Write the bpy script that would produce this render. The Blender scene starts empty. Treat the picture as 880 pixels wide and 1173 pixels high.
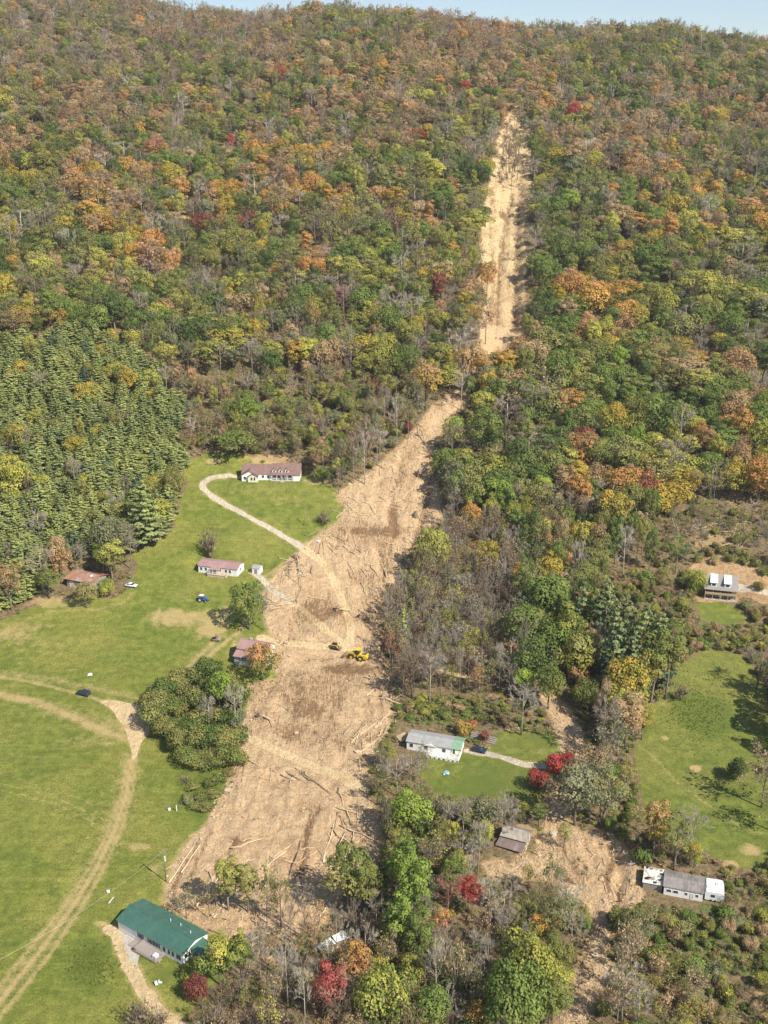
import bpy, math, random
import numpy as np

# ------------------------------------------------------------------ camera, sky, sun, exposure
SC = bpy.context.scene
COL = SC.collection
R = math.radians
CAM_H, PITCH, FPX, CU, CV = 190.0, R(20.5), 1280.0, 440.0, 586.5   # photo pixels (880 x 1173)
cam = bpy.data.cameras.new('camera')
cam.sensor_fit = 'VERTICAL'; cam.sensor_height = 36.0; cam.lens = FPX / 1173.0 * 36.0
cam.clip_start = 1.0; cam.clip_end = 20000.0
camo = bpy.data.objects.new('camera', cam); COL.objects.link(camo)
camo.location = (0, 0, CAM_H); camo.rotation_euler = (math.pi / 2 - PITCH, 0, 0)
SC.camera = camo

SUN_EL, SUN_AZ = R(45), math.atan2(0.74, -0.67)      # azimuth clockwise from +Y: right of and behind the camera
w = bpy.data.worlds.new('World'); SC.world = w; w.use_nodes = True
nt = w.node_tree; nt.nodes.clear()
sky = nt.nodes.new('ShaderNodeTexSky'); sky.sky_type = 'NISHITA'; sky.sun_disc = False
sky.sun_elevation = SUN_EL; sky.sun_rotation = SUN_AZ; sky.altitude = 900
sky.air_density = 0.9; sky.dust_density = 0.15; sky.ozone_density = 2.2
bg = nt.nodes.new('ShaderNodeBackground'); bg.inputs[1].default_value = 0.095
wo = nt.nodes.new('ShaderNodeOutputWorld')
nt.links.new(sky.outputs[0], bg.inputs[0]); nt.links.new(bg.outputs[0], wo.inputs[0])
sl = bpy.data.lights.new('sun', 'SUN'); sl.energy = 5.0; sl.angle = R(0.53); sl.color = (1.0, 0.93, 0.81)
so = bpy.data.objects.new('sun', sl); COL.objects.link(so)
so.rotation_euler = (math.pi / 2 - SUN_EL, 0, math.pi - SUN_AZ)
SC.view_settings.view_transform = 'Standard'; SC.view_settings.look = 'None'
SC.view_settings.gamma = 1.0; SC.view_settings.use_curve_mapping = False
SC.view_settings.exposure = 0.66
SC.cycles.max_bounces = 5; SC.cycles.diffuse_bounces = 3; SC.cycles.glossy_bounces = 2
SC.cycles.transmission_bounces = 3; SC.cycles.transparent_max_bounces = 4
SC.cycles.volume_bounces = 0

rng = np.random.default_rng(11)
random.seed(5)

# ------------------------------------------------------------------ numeric noise
def _hash(ix, iy, seed):
    h = (ix.astype(np.int64) * 374761393 + iy.astype(np.int64) * 668265263 + seed * 1442695041) & 0xFFFFFFFF
    h = ((h ^ (h >> 13)) * 1274126177) & 0xFFFFFFFF
    return ((h ^ (h >> 16)) & 0xFFFF) / 65535.0
def vnoise(x, y, seed=0):
    x = np.asarray(x, float); y = np.asarray(y, float)
    ix = np.floor(x); iy = np.floor(y); fx = x - ix; fy = y - iy
    fx = fx * fx * (3 - 2 * fx); fy = fy * fy * (3 - 2 * fy)
    a = _hash(ix, iy, seed); b = _hash(ix + 1, iy, seed); c = _hash(ix, iy + 1, seed); d = _hash(ix + 1, iy + 1, seed)
    return (a + (b - a) * fx) * (1 - fy) + (c + (d - c) * fx) * fy
def fbm(x, y, seed=0, octv=4):
    s = 0; a = 0.5; t = 0
    for k in range(octv):
        s = s + a * (vnoise(x, y, seed + k * 17) - 0.5) * 2; t += a
        x = x * 2.03 + 3.1; y = y * 2.03 + 1.7; a *= 0.5
    return s / t
def sstep(a, b, x):
    t = np.clip((np.asarray(x, float) - a) / (b - a), 0, 1); return t * t * (3 - 2 * t)

# ------------------------------------------------------------------ terrain height
KD = np.array([-3000, 0, 60, 150, 190, 220, 300, 352, 393, 451, 549, 700, 850, 940, 995, 1040, 1110, 1300, 1800, 3500, 9000], float)
KZ = np.array([-6, -3, -2, -1, 0, 1, 4, 9.5, 19, 39, 72, 126, 186, 221, 237, 241, 234, 180, 60, 20, 20], float)
_pd = np.arange(-3000, 9000, 2.0); _pz = np.interp(_pd, KD, KZ)
_k = np.hanning(31); _k /= _k.sum(); _pz = np.convolve(np.pad(_pz, 15, 'edge'), _k, 'valid')
PADS = []
CHAN = None
def hz0(x, y):
    x = np.asarray(x, float); y = np.asarray(y, float)
    z = np.interp(y, _pd, _pz)
    hill = sstep(470, 640, y)
    z = z - 0.034 * x * sstep(480, 1000, y) - 0.022 * np.maximum(x, 0) * sstep(600, 1000, y) + 0.10 * np.maximum(-x - 170, 0) * sstep(600, 1000, y) + 5.0 * fbm(x / 75 + 4.2, 0 * y + 0.5, 5, 3) * sstep(800, 1000, y)
    off = 1 - 0.85 * np.exp(-((x - 36 - 0.206 * (y - 550)) / 55.0) ** 2)        # spurs and hollows, flatter along the slide path
    z = z + hill * off * (18.0 * fbm(x / 150 + 0.3 + y / 900, y / 360, 3, 3) + 11.0 * fbm(x / 62 - y / 500, y / 210, 9, 2))
    z = z + 1.1 * fbm(x / 90, y / 90, 21, 2) + 0.25 * fbm(x / 18, y / 18, 23, 2)
    z = z + 9 * np.exp(-(((x + 150) / 70) ** 2 + ((y - 520) / 70) ** 2))           # knoll under the pine stand
    return z
def hz(x, y):
    z = hz0(x, y)
    x = np.asarray(x, float); y = np.asarray(y, float)
    for (ox, oy, cx, sx, L, W, pz, m) in PADS:
        lx = (x - ox) * cx + (y - oy) * sx; ly = -(x - ox) * sx + (y - oy) * cx
        dx = np.maximum(np.maximum(-lx, lx - L), 0); dy = np.maximum(np.maximum(-ly, ly - W), 0)
        k = 1 - sstep(0.8, m, np.hypot(dx, dy))
        z = z * (1 - k) + pz * k
    return z
SP, CP = math.sin(PITCH), math.cos(PITCH)
def px2w(u, v, f=hz):
    """photo pixel -> the point of the ground it shows"""
    u = np.atleast_1d(np.asarray(u, float)); v = np.atleast_1d(np.asarray(v, float))
    dx = (u - CU) / FPX; dyv = (CV - v) / FPX
    d = np.stack([dx, CP + SP * dyv, -SP + CP * dyv], 1)
    out = np.full((len(u), 3), np.nan)
    ts = np.concatenate([np.arange(60, 1400, 4.0)])
    for s in range(0, len(u), 400):
        dd = d[s:s + 400]
        X = dd[:, 0:1] * ts; Y = dd[:, 1:2] * ts; Zr = CAM_H + dd[:, 2:3] * ts
        g = Zr - f(X, Y)
        hit = g < 0
        i = np.where(hit.any(1), hit.argmax(1), len(ts) - 1)
        i = np.maximum(i, 1)
        r = np.arange(len(dd))
        g0 = g[r, i - 1]; g1 = g[r, i]
        t = ts[i - 1] + (ts[i] - ts[i - 1]) * np.clip(g0 / np.where(abs(g0 - g1) < 1e-9, 1e-9, g0 - g1), 0, 1)
        P = dd * t[:, None]; out[s:s + 400] = P + [0, 0, CAM_H]
        out[s:s + 400, 2] = f(out[s:s + 400, 0], out[s:s + 400, 1])
    return out
def w2px(P):
    P = np.atleast_2d(np.asarray(P, float))
    x = P[:, 0]; y = P[:, 1]; z = P[:, 2] - CAM_H
    dep = y * CP - z * SP; up = y * SP + z * CP
    return np.stack([CU + FPX * x / dep, CV - FPX * up / dep, dep], 1)
def inpoly(u, v, poly):
    u = np.asarray(u); v = np.asarray(v); r = np.zeros(u.shape, bool); n = len(poly)
    for i in range(n):
        x0, y0 = poly[i]; x1, y1 = poly[(i + 1) % n]
        if y0 == y1: continue
        c = ((y0 > v) != (y1 > v)) & (u < (x1 - x0) * (v - y0) / (y1 - y0) + x0)
        r ^= c
    return r
def segdist(x, y, pts, closed=False):
    d = np.full(np.shape(x), 1e9); n = len(pts)
    for i in range(n if closed else n - 1):
        x0, y0 = pts[i][:2]; x1, y1 = pts[(i + 1) % n][:2]
        vx, vy = x1 - x0, y1 - y0; L = vx * vx + vy * vy + 1e-9
        t = np.clip(((x - x0) * vx + (y - y0) * vy) / L, 0, 1)
        d = np.minimum(d, np.hypot(x - x0 - t * vx, y - y0 - t * vy))
    return d
def dens(poly, closed=True, step=14):
    out = []; n = len(poly)
    for i in range(n if closed else n - 1):
        a = np.array(poly[i], float); b = np.array(poly[(i + 1) % n], float)
        k = max(1, int(np.hypot(*(b - a)) / step))
        for j in range(k): out.append(tuple(a + (b - a) * j / k))
    if not closed: out.append(tuple(poly[-1]))
    return out

# ------------------------------------------------------------------ layout traced from the photograph (pixels of the 880 x 1173 photo)
SLIDE = [(588,118),(582,130),(575,150),(567,178),(562,200),(557,235),(551,262),(554,290),(551,312),(556,335),(552,362),(550,385),(549,402),(546,416),(536,432),(524,448),(500,463),(485,480),
 (470,500),(455,515),(437,530),(420,545),(400,556),(385,566),(394,582),(389,598),(372,610),(352,622),(335,638),(318,655),(306,668),(300,692),
 (305,712),(313,730),(303,748),(318,776),(283,784),(284,805),(276,838),(271,870),(260,902),(246,926),(232,950),(214,967),(199,992),
 (190,1015),(188,1036),(205,1050),(238,1068),(258,1060),(262,1080),(300,1060),(330,1075),(370,1060),(400,1010),(434,985),(436,960),(428,930),(420,893),(426,868),(434,850),(448,835),(452,800),
 (446,770),(441,742),(436,715),(439,690),(450,670),(462,650),(472,630),(486,608),(506,592),(502,562),(490,525),(508,492),(526,470),
 (541,450),(553,430),(566,412),(586,398),(599,376),(603,348),(599,320),(603,300),(600,270),(604,245),(608,222),(606,200),(610,175),(606,150),(600,132)]
SLIDE2 = [(585,998),(598,975),(612,985),(622,950),(634,930),(648,938),(668,955),(690,950),(715,966),(732,988),(728,1008),(738,1030),(718,1042),(703,1052),
 (697,1078),(700,1105),(690,1135),(668,1185),(644,1195),(640,1170),(654,1130),(668,1098),(686,1062),(676,1040),(655,1020),(630,1008),(600,1003),(560,1003),(552,988),(572,985)]
SCAR3 = [(616,793),(634,796),(654,810),(666,832),(670,858),(674,890),(664,914),(648,934),(626,934),(640,900),(644,868),(640,845),(632,822)]
BANK = [(794,652),(806,640),(822,636),(840,638),(862,650),(890,667),(890,694),(866,688),(850,684),(846,690),(812,689),(802,688),(796,672)]
FIELD = [(-140,760),(-20,722),(20,704),(60,686),(95,684),(132,686),(148,672),(158,650),(150,634),(172,624),(196,610),(206,575),(214,555),(210,530),
 (232,522),(275,518),(346,540),(388,562),(440,580),(420,700),(350,770),(330,900),(300,1000),(262,1120),(236,1130),(215,1165),(190,1185),(170,1260),(-260,1260)]
PASTURE = [(734,892),(727,862),(742,818),(760,795),(782,760),(812,744),(850,750),(876,785),(890,830),(905,870),(900,920),(886,955),(880,990),
 (850,994),(828,985),(788,968),(756,955),(738,925)]
CLAWN = [(796,692),(808,684),(845,696),(858,712),(836,716),(804,710)]
MLAWN = [(488,864),(530,862),(560,860),(572,838),(600,838),(640,842),(648,866),(632,888),(616,920),(596,932),(552,918),(500,908),(478,885)]
TRACKY = [(112,802),(130,802),(150,806),(172,811),(176,822),(170,840),(161,852),(157,868),(151,872),(150,858),(147,842),(140,828),(128,812)]
YPAD = [(260,520),(276,516),(300,522),(348,538),(372,548),(370,556),(345,552),(278,548),(262,540),(232,534),(236,526)]
DRIVES = [ # name, material, pixel polyline, width (m)
 ('gravel_driveway', 'gravel', [(284,546),(262,545),(244,547),(233,552),(232,559),(242,568),(262,580),(290,595),(318,610),(345,626)], 2.4),
 ('graded_track', 'track', [(346,627),(362,638),(375,650),(385,670),(396,697),(402,716),(401,738)], 3.0),
 ('gravel_lane', 'gravel', [(288,655),(300,664),(316,679),(330,688)], 2.4),
 ('graded_lane', 'track', [(331,689),(345,697),(372,720),(396,739)], 2.8),
 ('dirt_lane', 'track', [(298,731),(318,736),(345,738),(385,741),(412,746)], 3.6),
 ('dirt_road', 'track', [(274,840),(290,847),(320,862),(370,882),(420,905)], 3.6),
 ('house_drive', 'track', [(126,1064),(134,1070),(140,1082),(150,1106),(163,1134),(184,1160),(205,1178),(230,1195)], 3.4),
 ('stone_driveway', 'gravel', [(536,860),(556,863),(580,869),(600,876),(622,877)], 2.7),
 ('cabin_road', 'gravel', [(844,673),(866,677),(890,681),(930,684)], 3.6),
 ('farm_lane', 'track', [(480,762),(505,769),(528,774),(560,778)], 2.2),
]
# buildings: name -> (front-left base pixel, front-right base pixel, depth in m)
BLD = {
 'ranch': ((277.5,549.5),(343.5,552.0), 9.5),
 'trailer_white': ((227.5,653.5),(272,662.5), 7.0),
 'shed': ((289,656.5),(297.5,658.5), 3.0),
 'barnhouse': ((269,760),(303,767.5), 9.0),
 'rustbarn': ((77,670),(107,679), 8.5),
 'green': ((136,1064),(209.5,1106), 8.6),
 'greytrailer': ((466,857.5),(528,869.0), 6.6),
 'wreckshed': ((570.5,969),(598.5,978), 7.0),
 'oldtrailer': ((760,1024.5),(804.5,1033.0), 6.0),
 'cabin': ((807,685),(842.5,690.5), 8.0),
}
FR = {}
for k, (a, b, W) in BLD.items():
    P = px2w([a[0], b[0]], [a[1], b[1]], hz0)
    A, B = P; d = B[:2] - A[:2]; L = float(np.hypot(*d)); c, s = d / L
    FR[k] = dict(o=A[:2], c=float(c), s=float(s), L=L, W=W, z=float((A[2] + B[2]) / 2), rz=math.atan2(s, c))
for k, f in FR.items():
    PADS.append((f['o'][0], f['o'][1], f['c'], f['s'], f['L'], f['W'], f['z'], 7.0))

# ------------------------------------------------------------------ materials
MATS = {}
def _n(nt, t, **kw):
    n = nt.nodes.new(t)
    for k, v in kw.items():
        if k == 'inp':
            for i, val in v.items(): n.inputs[i].default_value = val
        else: setattr(n, k, v)
    return n
def newmat(name):
    m = bpy.data.materials.new(name); m.use_nodes = True; m.node_tree.nodes.clear(); MATS[name] = m
    return m, m.node_tree
def mixc(nt, fac, a, b, blend='MIX'):
    n = nt.nodes.new('ShaderNodeMix'); n.data_type = 'RGBA'; n.blend_type = blend; n.clamp_factor = True
    def put(sock, v):
        if hasattr(v, 'is_linked') or isinstance(v, bpy.types.NodeSocket): nt.links.new(v, sock)
        else: sock.default_value = v if not isinstance(v, tuple) or len(v) == 4 else (*v, 1)
    if isinstance(fac, bpy.types.NodeSocket): nt.links.new(fac, n.inputs[0])
    else: n.inputs[0].default_value = fac
    put(n.inputs[6], a); put(n.inputs[7], b)
    return n.outputs[2]
def math_(nt, op, a, b=None, c=None, clamp=False):
    n = nt.nodes.new('ShaderNodeMath'); n.operation = op; n.use_clamp = clamp
    for i, v in enumerate((a, b, c)):
        if v is None: continue
        if isinstance(v, bpy.types.NodeSocket): nt.links.new(v, n.inputs[i])
        else: n.inputs[i].default_value = v
    return n.outputs[0]
def noise(nt, scale, detail=4, rough=0.55, vec=None, dist=0.0):
    n = nt.nodes.new('ShaderNodeTexNoise'); n.inputs['Scale'].default_value = scale; n.inputs['Detail'].default_value = detail
    n.inputs['Roughness'].default_value = rough; n.inputs['Distortion'].default_value = dist
    if vec is not None: nt.links.new(vec, n.inputs['Vector'])
    return n.outputs['Fac']
def ramp(nt, fac, lo, hi):
    n = nt.nodes.new('ShaderNodeMapRange'); n.clamp = True; n.interpolation_type = 'SMOOTHSTEP'
    n.inputs[1].default_value = lo; n.inputs[2].default_value = hi
    nt.links.new(fac, n.inputs[0]); return n.outputs[0]
def attr(nt, name, typ='GEOMETRY', out='Fac'):
    n = nt.nodes.new('ShaderNodeAttribute'); n.attribute_name = name; n.attribute_type = typ; return n.outputs[out]
def pos(nt, scale=(1, 1, 1), rot=0.0, tex='pos'):
    if tex == 'pos': src = nt.nodes.new('ShaderNodeNewGeometry').outputs['Position']
    else: src = nt.nodes.new('ShaderNodeTexCoord').outputs['Object']
    m = nt.nodes.new('ShaderNodeMapping'); m.inputs['Scale'].default_value = scale; m.inputs['Rotation'].default_value = (0, 0, rot)
    nt.links.new(src, m.inputs['Vector']); return m.outputs[0]
def finish(nt, col, rough=0.9, bump=None, bstr=0.5, bdist=0.1, spec=0.2, metal=0.0):
    b = nt.nodes.new('ShaderNodeBsdfPrincipled'); o = nt.nodes.new('ShaderNodeOutputMaterial')
    if isinstance(col, bpy.types.NodeSocket): nt.links.new(col, b.inputs['Base Color'])
    else: b.inputs['Base Color'].default_value = (*col, 1)
    b.inputs['Roughness'].default_value = rough; b.inputs['Specular IOR Level'].default_value = spec; b.inputs['Metallic'].default_value = metal
    if bump is not None:
        bn = nt.nodes.new('ShaderNodeBump'); bn.inputs['Strength'].default_value = bstr; bn.inputs['Distance'].default_value = bdist
        nt.links.new(bump, bn.inputs['Height']); nt.links.new(bn.outputs[0], b.inputs['Normal'])
    nt.links.new(b.outputs[0], o.inputs[0])

def m_terrain():
    m, nt = newmat('forest_floor'); p = pos(nt)
    a = noise(nt, 0.12, 5, 0.6, p); b = noise(nt, 0.9, 6, 0.65, p); g = attr(nt, 'green')
    c = mixc(nt, ramp(nt, b, 0.35, 0.65), (0.13, 0.092, 0.050), (0.235, 0.175, 0.092))
    g2 = mixc(nt, ramp(nt, b, 0.3, 0.7), (0.070, 0.090, 0.028), (0.160, 0.170, 0.055))
    f = math_(nt, 'ADD', g, math_(nt, 'MULTIPLY', math_(nt, 'SUBTRACT', a, 0.5), 1.2))
    c = mixc(nt, ramp(nt, f, 0.35, 0.65), c, g2)
    w = attr(nt, 'wear')
    w = math_(nt, 'ADD', w, math_(nt, 'MULTIPLY', math_(nt, 'SUBTRACT', b, 0.5), 0.8))
    c = mixc(nt, ramp(nt, w, 0.35, 0.7), c, (0.36, 0.245, 0.125, 1))
    finish(nt, c, 0.95, b, 1.0, 0.5)
def m_grass(name, base, dark, dry, stripe_rot, stripes=1.0):
    m, nt = newmat(name); p = pos(nt)
    a = noise(nt, 0.045, 4, 0.55, p); b = noise(nt, 0.35, 5, 0.65, p); f = noise(nt, 2.2, 4, 0.7, p)
    c = mixc(nt, ramp(nt, b, 0.30, 0.72), dark, base)
    ps = pos(nt, (0.05, 0.75, 0.05), stripe_rot); st = noise(nt, 1.0, 3, 0.6, ps)
    pt = pos(nt, (0.9, 0.06, 0.06), stripe_rot + 0.35); s2 = noise(nt, 1.0, 3, 0.6, pt)
    d = math_(nt, 'ADD', math_(nt, 'MULTIPLY', ramp(nt, a, 0.38, 0.64), 0.62), math_(nt, 'MULTIPLY', ramp(nt, st, 0.45, 0.70), 0.42 * stripes))
    d = math_(nt, 'ADD', d, math_(nt, 'MULTIPLY', ramp(nt, s2, 0.55, 0.75), 0.35 * stripes))
    d = math_(nt, 'MULTIPLY', d, ramp(nt, f, 0.25, 0.75))
    c = mixc(nt, d, c, dry)
    fk = math_(nt, 'ADD', math_(nt, 'MULTIPLY_ADD', f, 1.25, 0.12), math_(nt, 'MULTIPLY', b, 0.5))
    v = nt.nodes.new('ShaderNodeHueSaturation'); nt.links.new(c, v.inputs['Color']); nt.links.new(fk, v.inputs['Value']); c = v.outputs[0]
    w = attr(nt, 'wear')
    wn = math_(nt, 'ADD', w, math_(nt, 'MULTIPLY', math_(nt, 'SUBTRACT', f, 0.5), 0.75))
    wn = math_(nt, 'ADD', wn, math_(nt, 'MULTIPLY', math_(nt, 'SUBTRACT', b, 0.5), 0.9)); wn = math_(nt, 'MULTIPLY', wn, ramp(nt, w, 0.02, 0.25))
    c = mixc(nt, ramp(nt, wn, 0.15, 0.95), c, mixc(nt, f, (0.33, 0.235, 0.10, 1), (0.47, 0.36, 0.17, 1)))
    g = attr(nt, 'green')
    c = mixc(nt, math_(nt, 'MULTIPLY', ramp(nt, math_(nt, 'ADD', g, math_(nt, 'MULTIPLY', math_(nt, 'SUBTRACT', f, 0.5), 0.6)), 0.3, 0.8), 0.75), c, (0.105, 0.140, 0.026, 1))
    finish(nt, c, 0.9, f, 0.8, 0.22)
def m_soil(name, ca, cb, cd, sandy=None):
    m, nt = newmat(name); p = pos(nt)
    a = noise(nt, 0.10, 5, 0.62, p, 0.4); b = noise(nt, 0.75, 7, 0.72, p, 0.3); f = noise(nt, 3.0, 5, 0.7, p)
    c = mixc(nt, ramp(nt, b, 0.36, 0.62), ca, cb)
    if sandy:                                   # paler sandy subsoil exposed in the upper channel
        sx = nt.nodes.new('ShaderNodeSeparateXYZ'); nt.links.new(p, sx.inputs[0])
        hy = math_(nt, 'ADD', sx.outputs[1], math_(nt, 'MULTIPLY', a, 160.0)); c = mixc(nt, math_(nt, 'MULTIPLY', ramp(nt, hy, 560, 760), 0.8), c, sandy)
    ps = pos(nt, (0.6, 0.09, 0.2), R(-8)); st = noise(nt, 1.0, 5, 0.65, ps, 0.5)
    c = mixc(nt, math_(nt, 'MULTIPLY', ramp(nt, st, 0.52, 0.72), 0.55), c, (ca[0] * 0.62, ca[1] * 0.56, ca[2] * 0.52, 1))
    c = mixc(nt, math_(nt, 'MULTIPLY', ramp(nt, a, 0.52, 0.70), 0.6), c, (ca[0] * 0.72, ca[1] * 0.62, ca[2] * 0.55, 1))
    vo = nt.nodes.new('ShaderNodeTexVoronoi'); vo.inputs['Scale'].default_value = 0.9; nt.links.new(p, vo.inputs['Vector'])
    c = mixc(nt, math_(nt, 'MULTIPLY', ramp(nt, f, 0.52, 0.70), 0.50), c, (ca[0] * 0.55, ca[1] * 0.50, ca[2] * 0.46, 1))
    lt = noise(nt, 0.28, 5, 0.7, p, 0.8); c = mixc(nt, math_(nt, 'MULTIPLY', ramp(nt, lt, 0.55, 0.72), 0.55), c, (min(1, cb[0] * 1.12), cb[1] * 1.13, cb[2] * 1.18, 1))
    d = attr(nt, 'damp')
    s1 = noise(nt, 1.0, 4, 0.7, pos(nt, (2.4, 0.34, 0.5), R(38)), 0.6); s3 = noise(nt, 1.0, 4, 0.7, pos(nt, (2.6, 0.36, 0.5), R(-52)), 0.6)
    c = mixc(nt, math_(nt, 'MULTIPLY', ramp(nt, s1, 0.56, 0.68), 0.50), c, (ca[0] * 0.50, ca[1] * 0.44, ca[2] * 0.40, 1))
    c = mixc(nt, math_(nt, 'MULTIPLY', ramp(nt, s3, 0.58, 0.70), 0.55), c, (min(1, cb[0] * 1.16), cb[1] * 1.2, cb[2] * 1.3, 1))
    dn = math_(nt, 'ADD', math_(nt, 'MULTIPLY', d, 0.85), math_(nt, 'MULTIPLY', math_(nt, 'SUBTRACT', b, 0.5), 1.9)); dn = math_(nt, 'ADD', dn, math_(nt, 'MULTIPLY', math_(nt, 'SUBTRACT', s1, 0.5), 1.6)); dn = math_(nt, 'MULTIPLY', dn, ramp(nt, d, 0.02, 0.2))
    c = mixc(nt, math_(nt, 'MULTIPLY', ramp(nt, dn, 0.12, 0.68), 0.88), c, cd)
    h = math_(nt, 'ADD', math_(nt, 'MULTIPLY', b, 0.9), math_(nt, 'MULTIPLY', f, 0.35))
    h = math_(nt, 'ADD', h, math_(nt, 'MULTIPLY', st, 0.5))
    finish(nt, c, 0.95, h, 1.0, 1.1, 0.1)
def m_simple(name, col, rough=0.7, var=0.18, scale=1.5, bump=0.0, spec=0.3, metal=0.0, stain=None, stretch=(1, 1, 1)):
    m, nt = newmat(name); p = pos(nt, stretch, 0, 'obj')
    a = noise(nt, scale, 5, 0.65, p)
    lo = tuple(x * (1 - var) for x in col); hi = tuple(min(1, x * (1 + var)) for x in col)
    c = mixc(nt, ramp(nt, a, 0.25, 0.75), lo, hi)
    if stain:
        s = noise(nt, scale * 0.5, 6, 0.7, pos(nt, stretch, 0.4, 'obj'), 0.6)
        c = mixc(nt, ramp(nt, s, 0.5, 0.66), c, stain)
    finish(nt, c, rough, a if bump else None, bump, 0.05, spec, metal)
def m_roof(name, col, stain=None, ridge=5.0, rough=0.5, amt=0.5, axis='x'):
    m, nt = newmat(name)
    p = pos(nt, (1, 1, 1), 0, 'obj')
    wv = nt.nodes.new('ShaderNodeTexWave'); wv.wave_type = 'BANDS'; wv.bands_direction = 'X' if axis == 'x' else 'Z'
    wv.inputs['Scale'].default_value = ridge; wv.inputs['Distortion'].default_value = 0.0; nt.links.new(p, wv.inputs['Vector'])
    a = noise(nt, 0.9, 5, 0.65, p); b = noise(nt, 0.35, 5, 0.7, pos(nt, (1, 0.35, 0.35), 0.2, 'obj'), 0.5)
    c = mixc(nt, ramp(nt, a, 0.25, 0.75), tuple(x * 0.84 for x in col), tuple(min(1, x * 1.14) for x in col))
    c = mixc(nt, math_(nt, 'MULTIPLY', ramp(nt, wv.outputs['Fac'], 0.75, 1.0), 0.25), c, tuple(x * 0.6 for x in col) + (1,))
    if stain: c = mixc(nt, math_(nt, 'MULTIPLY', ramp(nt, b, 0.46, 0.62), amt), c, stain)
    finish(nt, c, rough, wv.outputs['Fac'], 0.4, 0.04, 0.35)
def m_leaf():
    m, nt = newmat('leaf')
    t1 = attr(nt, 'tint', 'INSTANCER', 'Color'); t2 = attr(nt, 'tint2', 'INSTANCER', 'Color')
    lv = attr(nt, 'lv'); lh = attr(nt, 'lh')
    k = math_(nt, 'ADD', math_(nt, 'MULTIPLY', lh, 0.75), math_(nt, 'MULTIPLY', lv, 0.55))
    c = mixc(nt, ramp(nt, k, 0.52, 1.05), t1, t2)
    v = nt.nodes.new('ShaderNodeHueSaturation'); nt.links.new(c, v.inputs['Color'])
    nt.links.new(math_(nt, 'MULTIPLY_ADD', lv, 0.60, 0.70), v.inputs['Value'])
    nt.links.new(math_(nt, 'MULTIPLY_ADD', lv, -0.022, 0.511), v.inputs['Hue'])
    d = nt.nodes.new('ShaderNodeBsdfDiffuse'); t = nt.nodes.new('ShaderNodeBsdfTranslucent'); mx = nt.nodes.new('ShaderNodeMixShader')
    mx.inputs[0].default_value = 0.28
    nt.links.new(v.outputs[0], d.inputs[0]); nt.links.new(v.outputs[0], t.inputs[0])
    nt.links.new(d.outputs[0], mx.inputs[1]); nt.links.new(t.outputs[0], mx.inputs[2])
    o = nt.nodes.new('ShaderNodeOutputMaterial'); nt.links.new(mx.outputs[0], o.inputs[0])
def m_bark():
    m, nt = newmat('bark'); t1 = attr(nt, 'bark_tint', 'INSTANCER', 'Color')
    a = noise(nt, 1.2, 4, 0.6, pos(nt, (1, 1, 0.3), 0, 'obj'))
    c = mixc(nt, ramp(nt, a, 0.3, 0.7), (0.6, 0.6, 0.6, 1), (1.15, 1.12, 1.08, 1))
    c = mixc(nt, 1.0, c, t1, 'MULTIPLY')
    finish(nt, c, 0.9, None)
m_terrain(); m_leaf(); m_bark()
m_grass('grass_field', (0.165, 0.188, 0.032), (0.102, 0.133, 0.021), (0.290, 0.246, 0.066), R(-20))
m_grass('grass_lawn', (0.158, 0.185, 0.032), (0.098, 0.128, 0.022), (0.255, 0.220, 0.064), R(35), 0.6)
m_soil('slide_soil', (0.52, 0.356, 0.202), (0.67, 0.480, 0.285), (0.20, 0.115, 0.058, 1), (0.74, 0.56, 0.30, 1))
m_soil('bank_soil', (0.42, 0.265, 0.135), (0.56, 0.385, 0.205), (0.24, 0.14, 0.07, 1))
m_soil('track_soil', (0.66, 0.485, 0.265), (0.76, 0.59, 0.34), (0.36, 0.24, 0.12, 1))
m_soil('gravel_soil', (0.56, 0.48, 0.35), (0.67, 0.59, 0.45), (0.38, 0.29, 0.18, 1))
m_simple('concrete', (0.42, 0.38, 0.32), 0.9, 0.2, 1.2)
m_simple('white_siding', (0.80, 0.79, 0.76), 0.6, 0.05, 0.8)
m_simple('old_white', (0.66, 0.64, 0.58), 0.7, 0.14, 1.0, stain=(0.36, 0.31, 0.25, 1))
m_simple('cream_siding', (0.72, 0.66, 0.50), 0.7, 0.08, 0.8)
m_simple('grey_wood', (0.30, 0.26, 0.23), 0.9, 0.3, 3.0, stretch=(0.6, 3, 3))
m_simple('raw_wood', (0.48, 0.36, 0.22), 0.85, 0.25, 3.0)
m_simple('brown_wood', (0.17, 0.11, 0.075), 0.85, 0.3, 2.0)
m_simple('shade_and_black', (0.035, 0.03, 0.03), 0.9, 0.2, 1.0)  # painted shade for porch and doorway insides; plain black on sheets and cab
m_simple('glass', (0.04, 0.05, 0.06), 0.15, 0.3, 0.5, spec=0.6)
m_simple('brick_skirt', (0.55, 0.40, 0.30), 0.9, 0.25, 3.0)
m_simple('block', (0.45, 0.42, 0.38), 0.9, 0.2, 1.5)
m_roof('roof_red', (0.225, 0.140, 0.118), (0.27, 0.18, 0.15, 1), 1.6)
m_roof('roof_pink', (0.36, 0.215, 0.205), (0.42, 0.29, 0.27, 1), 2.0)
m_roof('roof_green', (0.055, 0.135, 0.103), (0.085, 0.165, 0.130, 1), 1.5, 0.42)
m_roof('roof_green_pale', (0.22, 0.36, 0.235), (0.30, 0.42, 0.30, 1), 1.5)
m_roof('roof_shingle', (0.34, 0.335, 0.325), (0.28, 0.27, 0.26, 1), 3.5, 0.9, 0.6, 'z')
m_roof('roof_cabin', (0.30, 0.275, 0.245), (0.24, 0.22, 0.20, 1), 2.2, 0.7)
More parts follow.
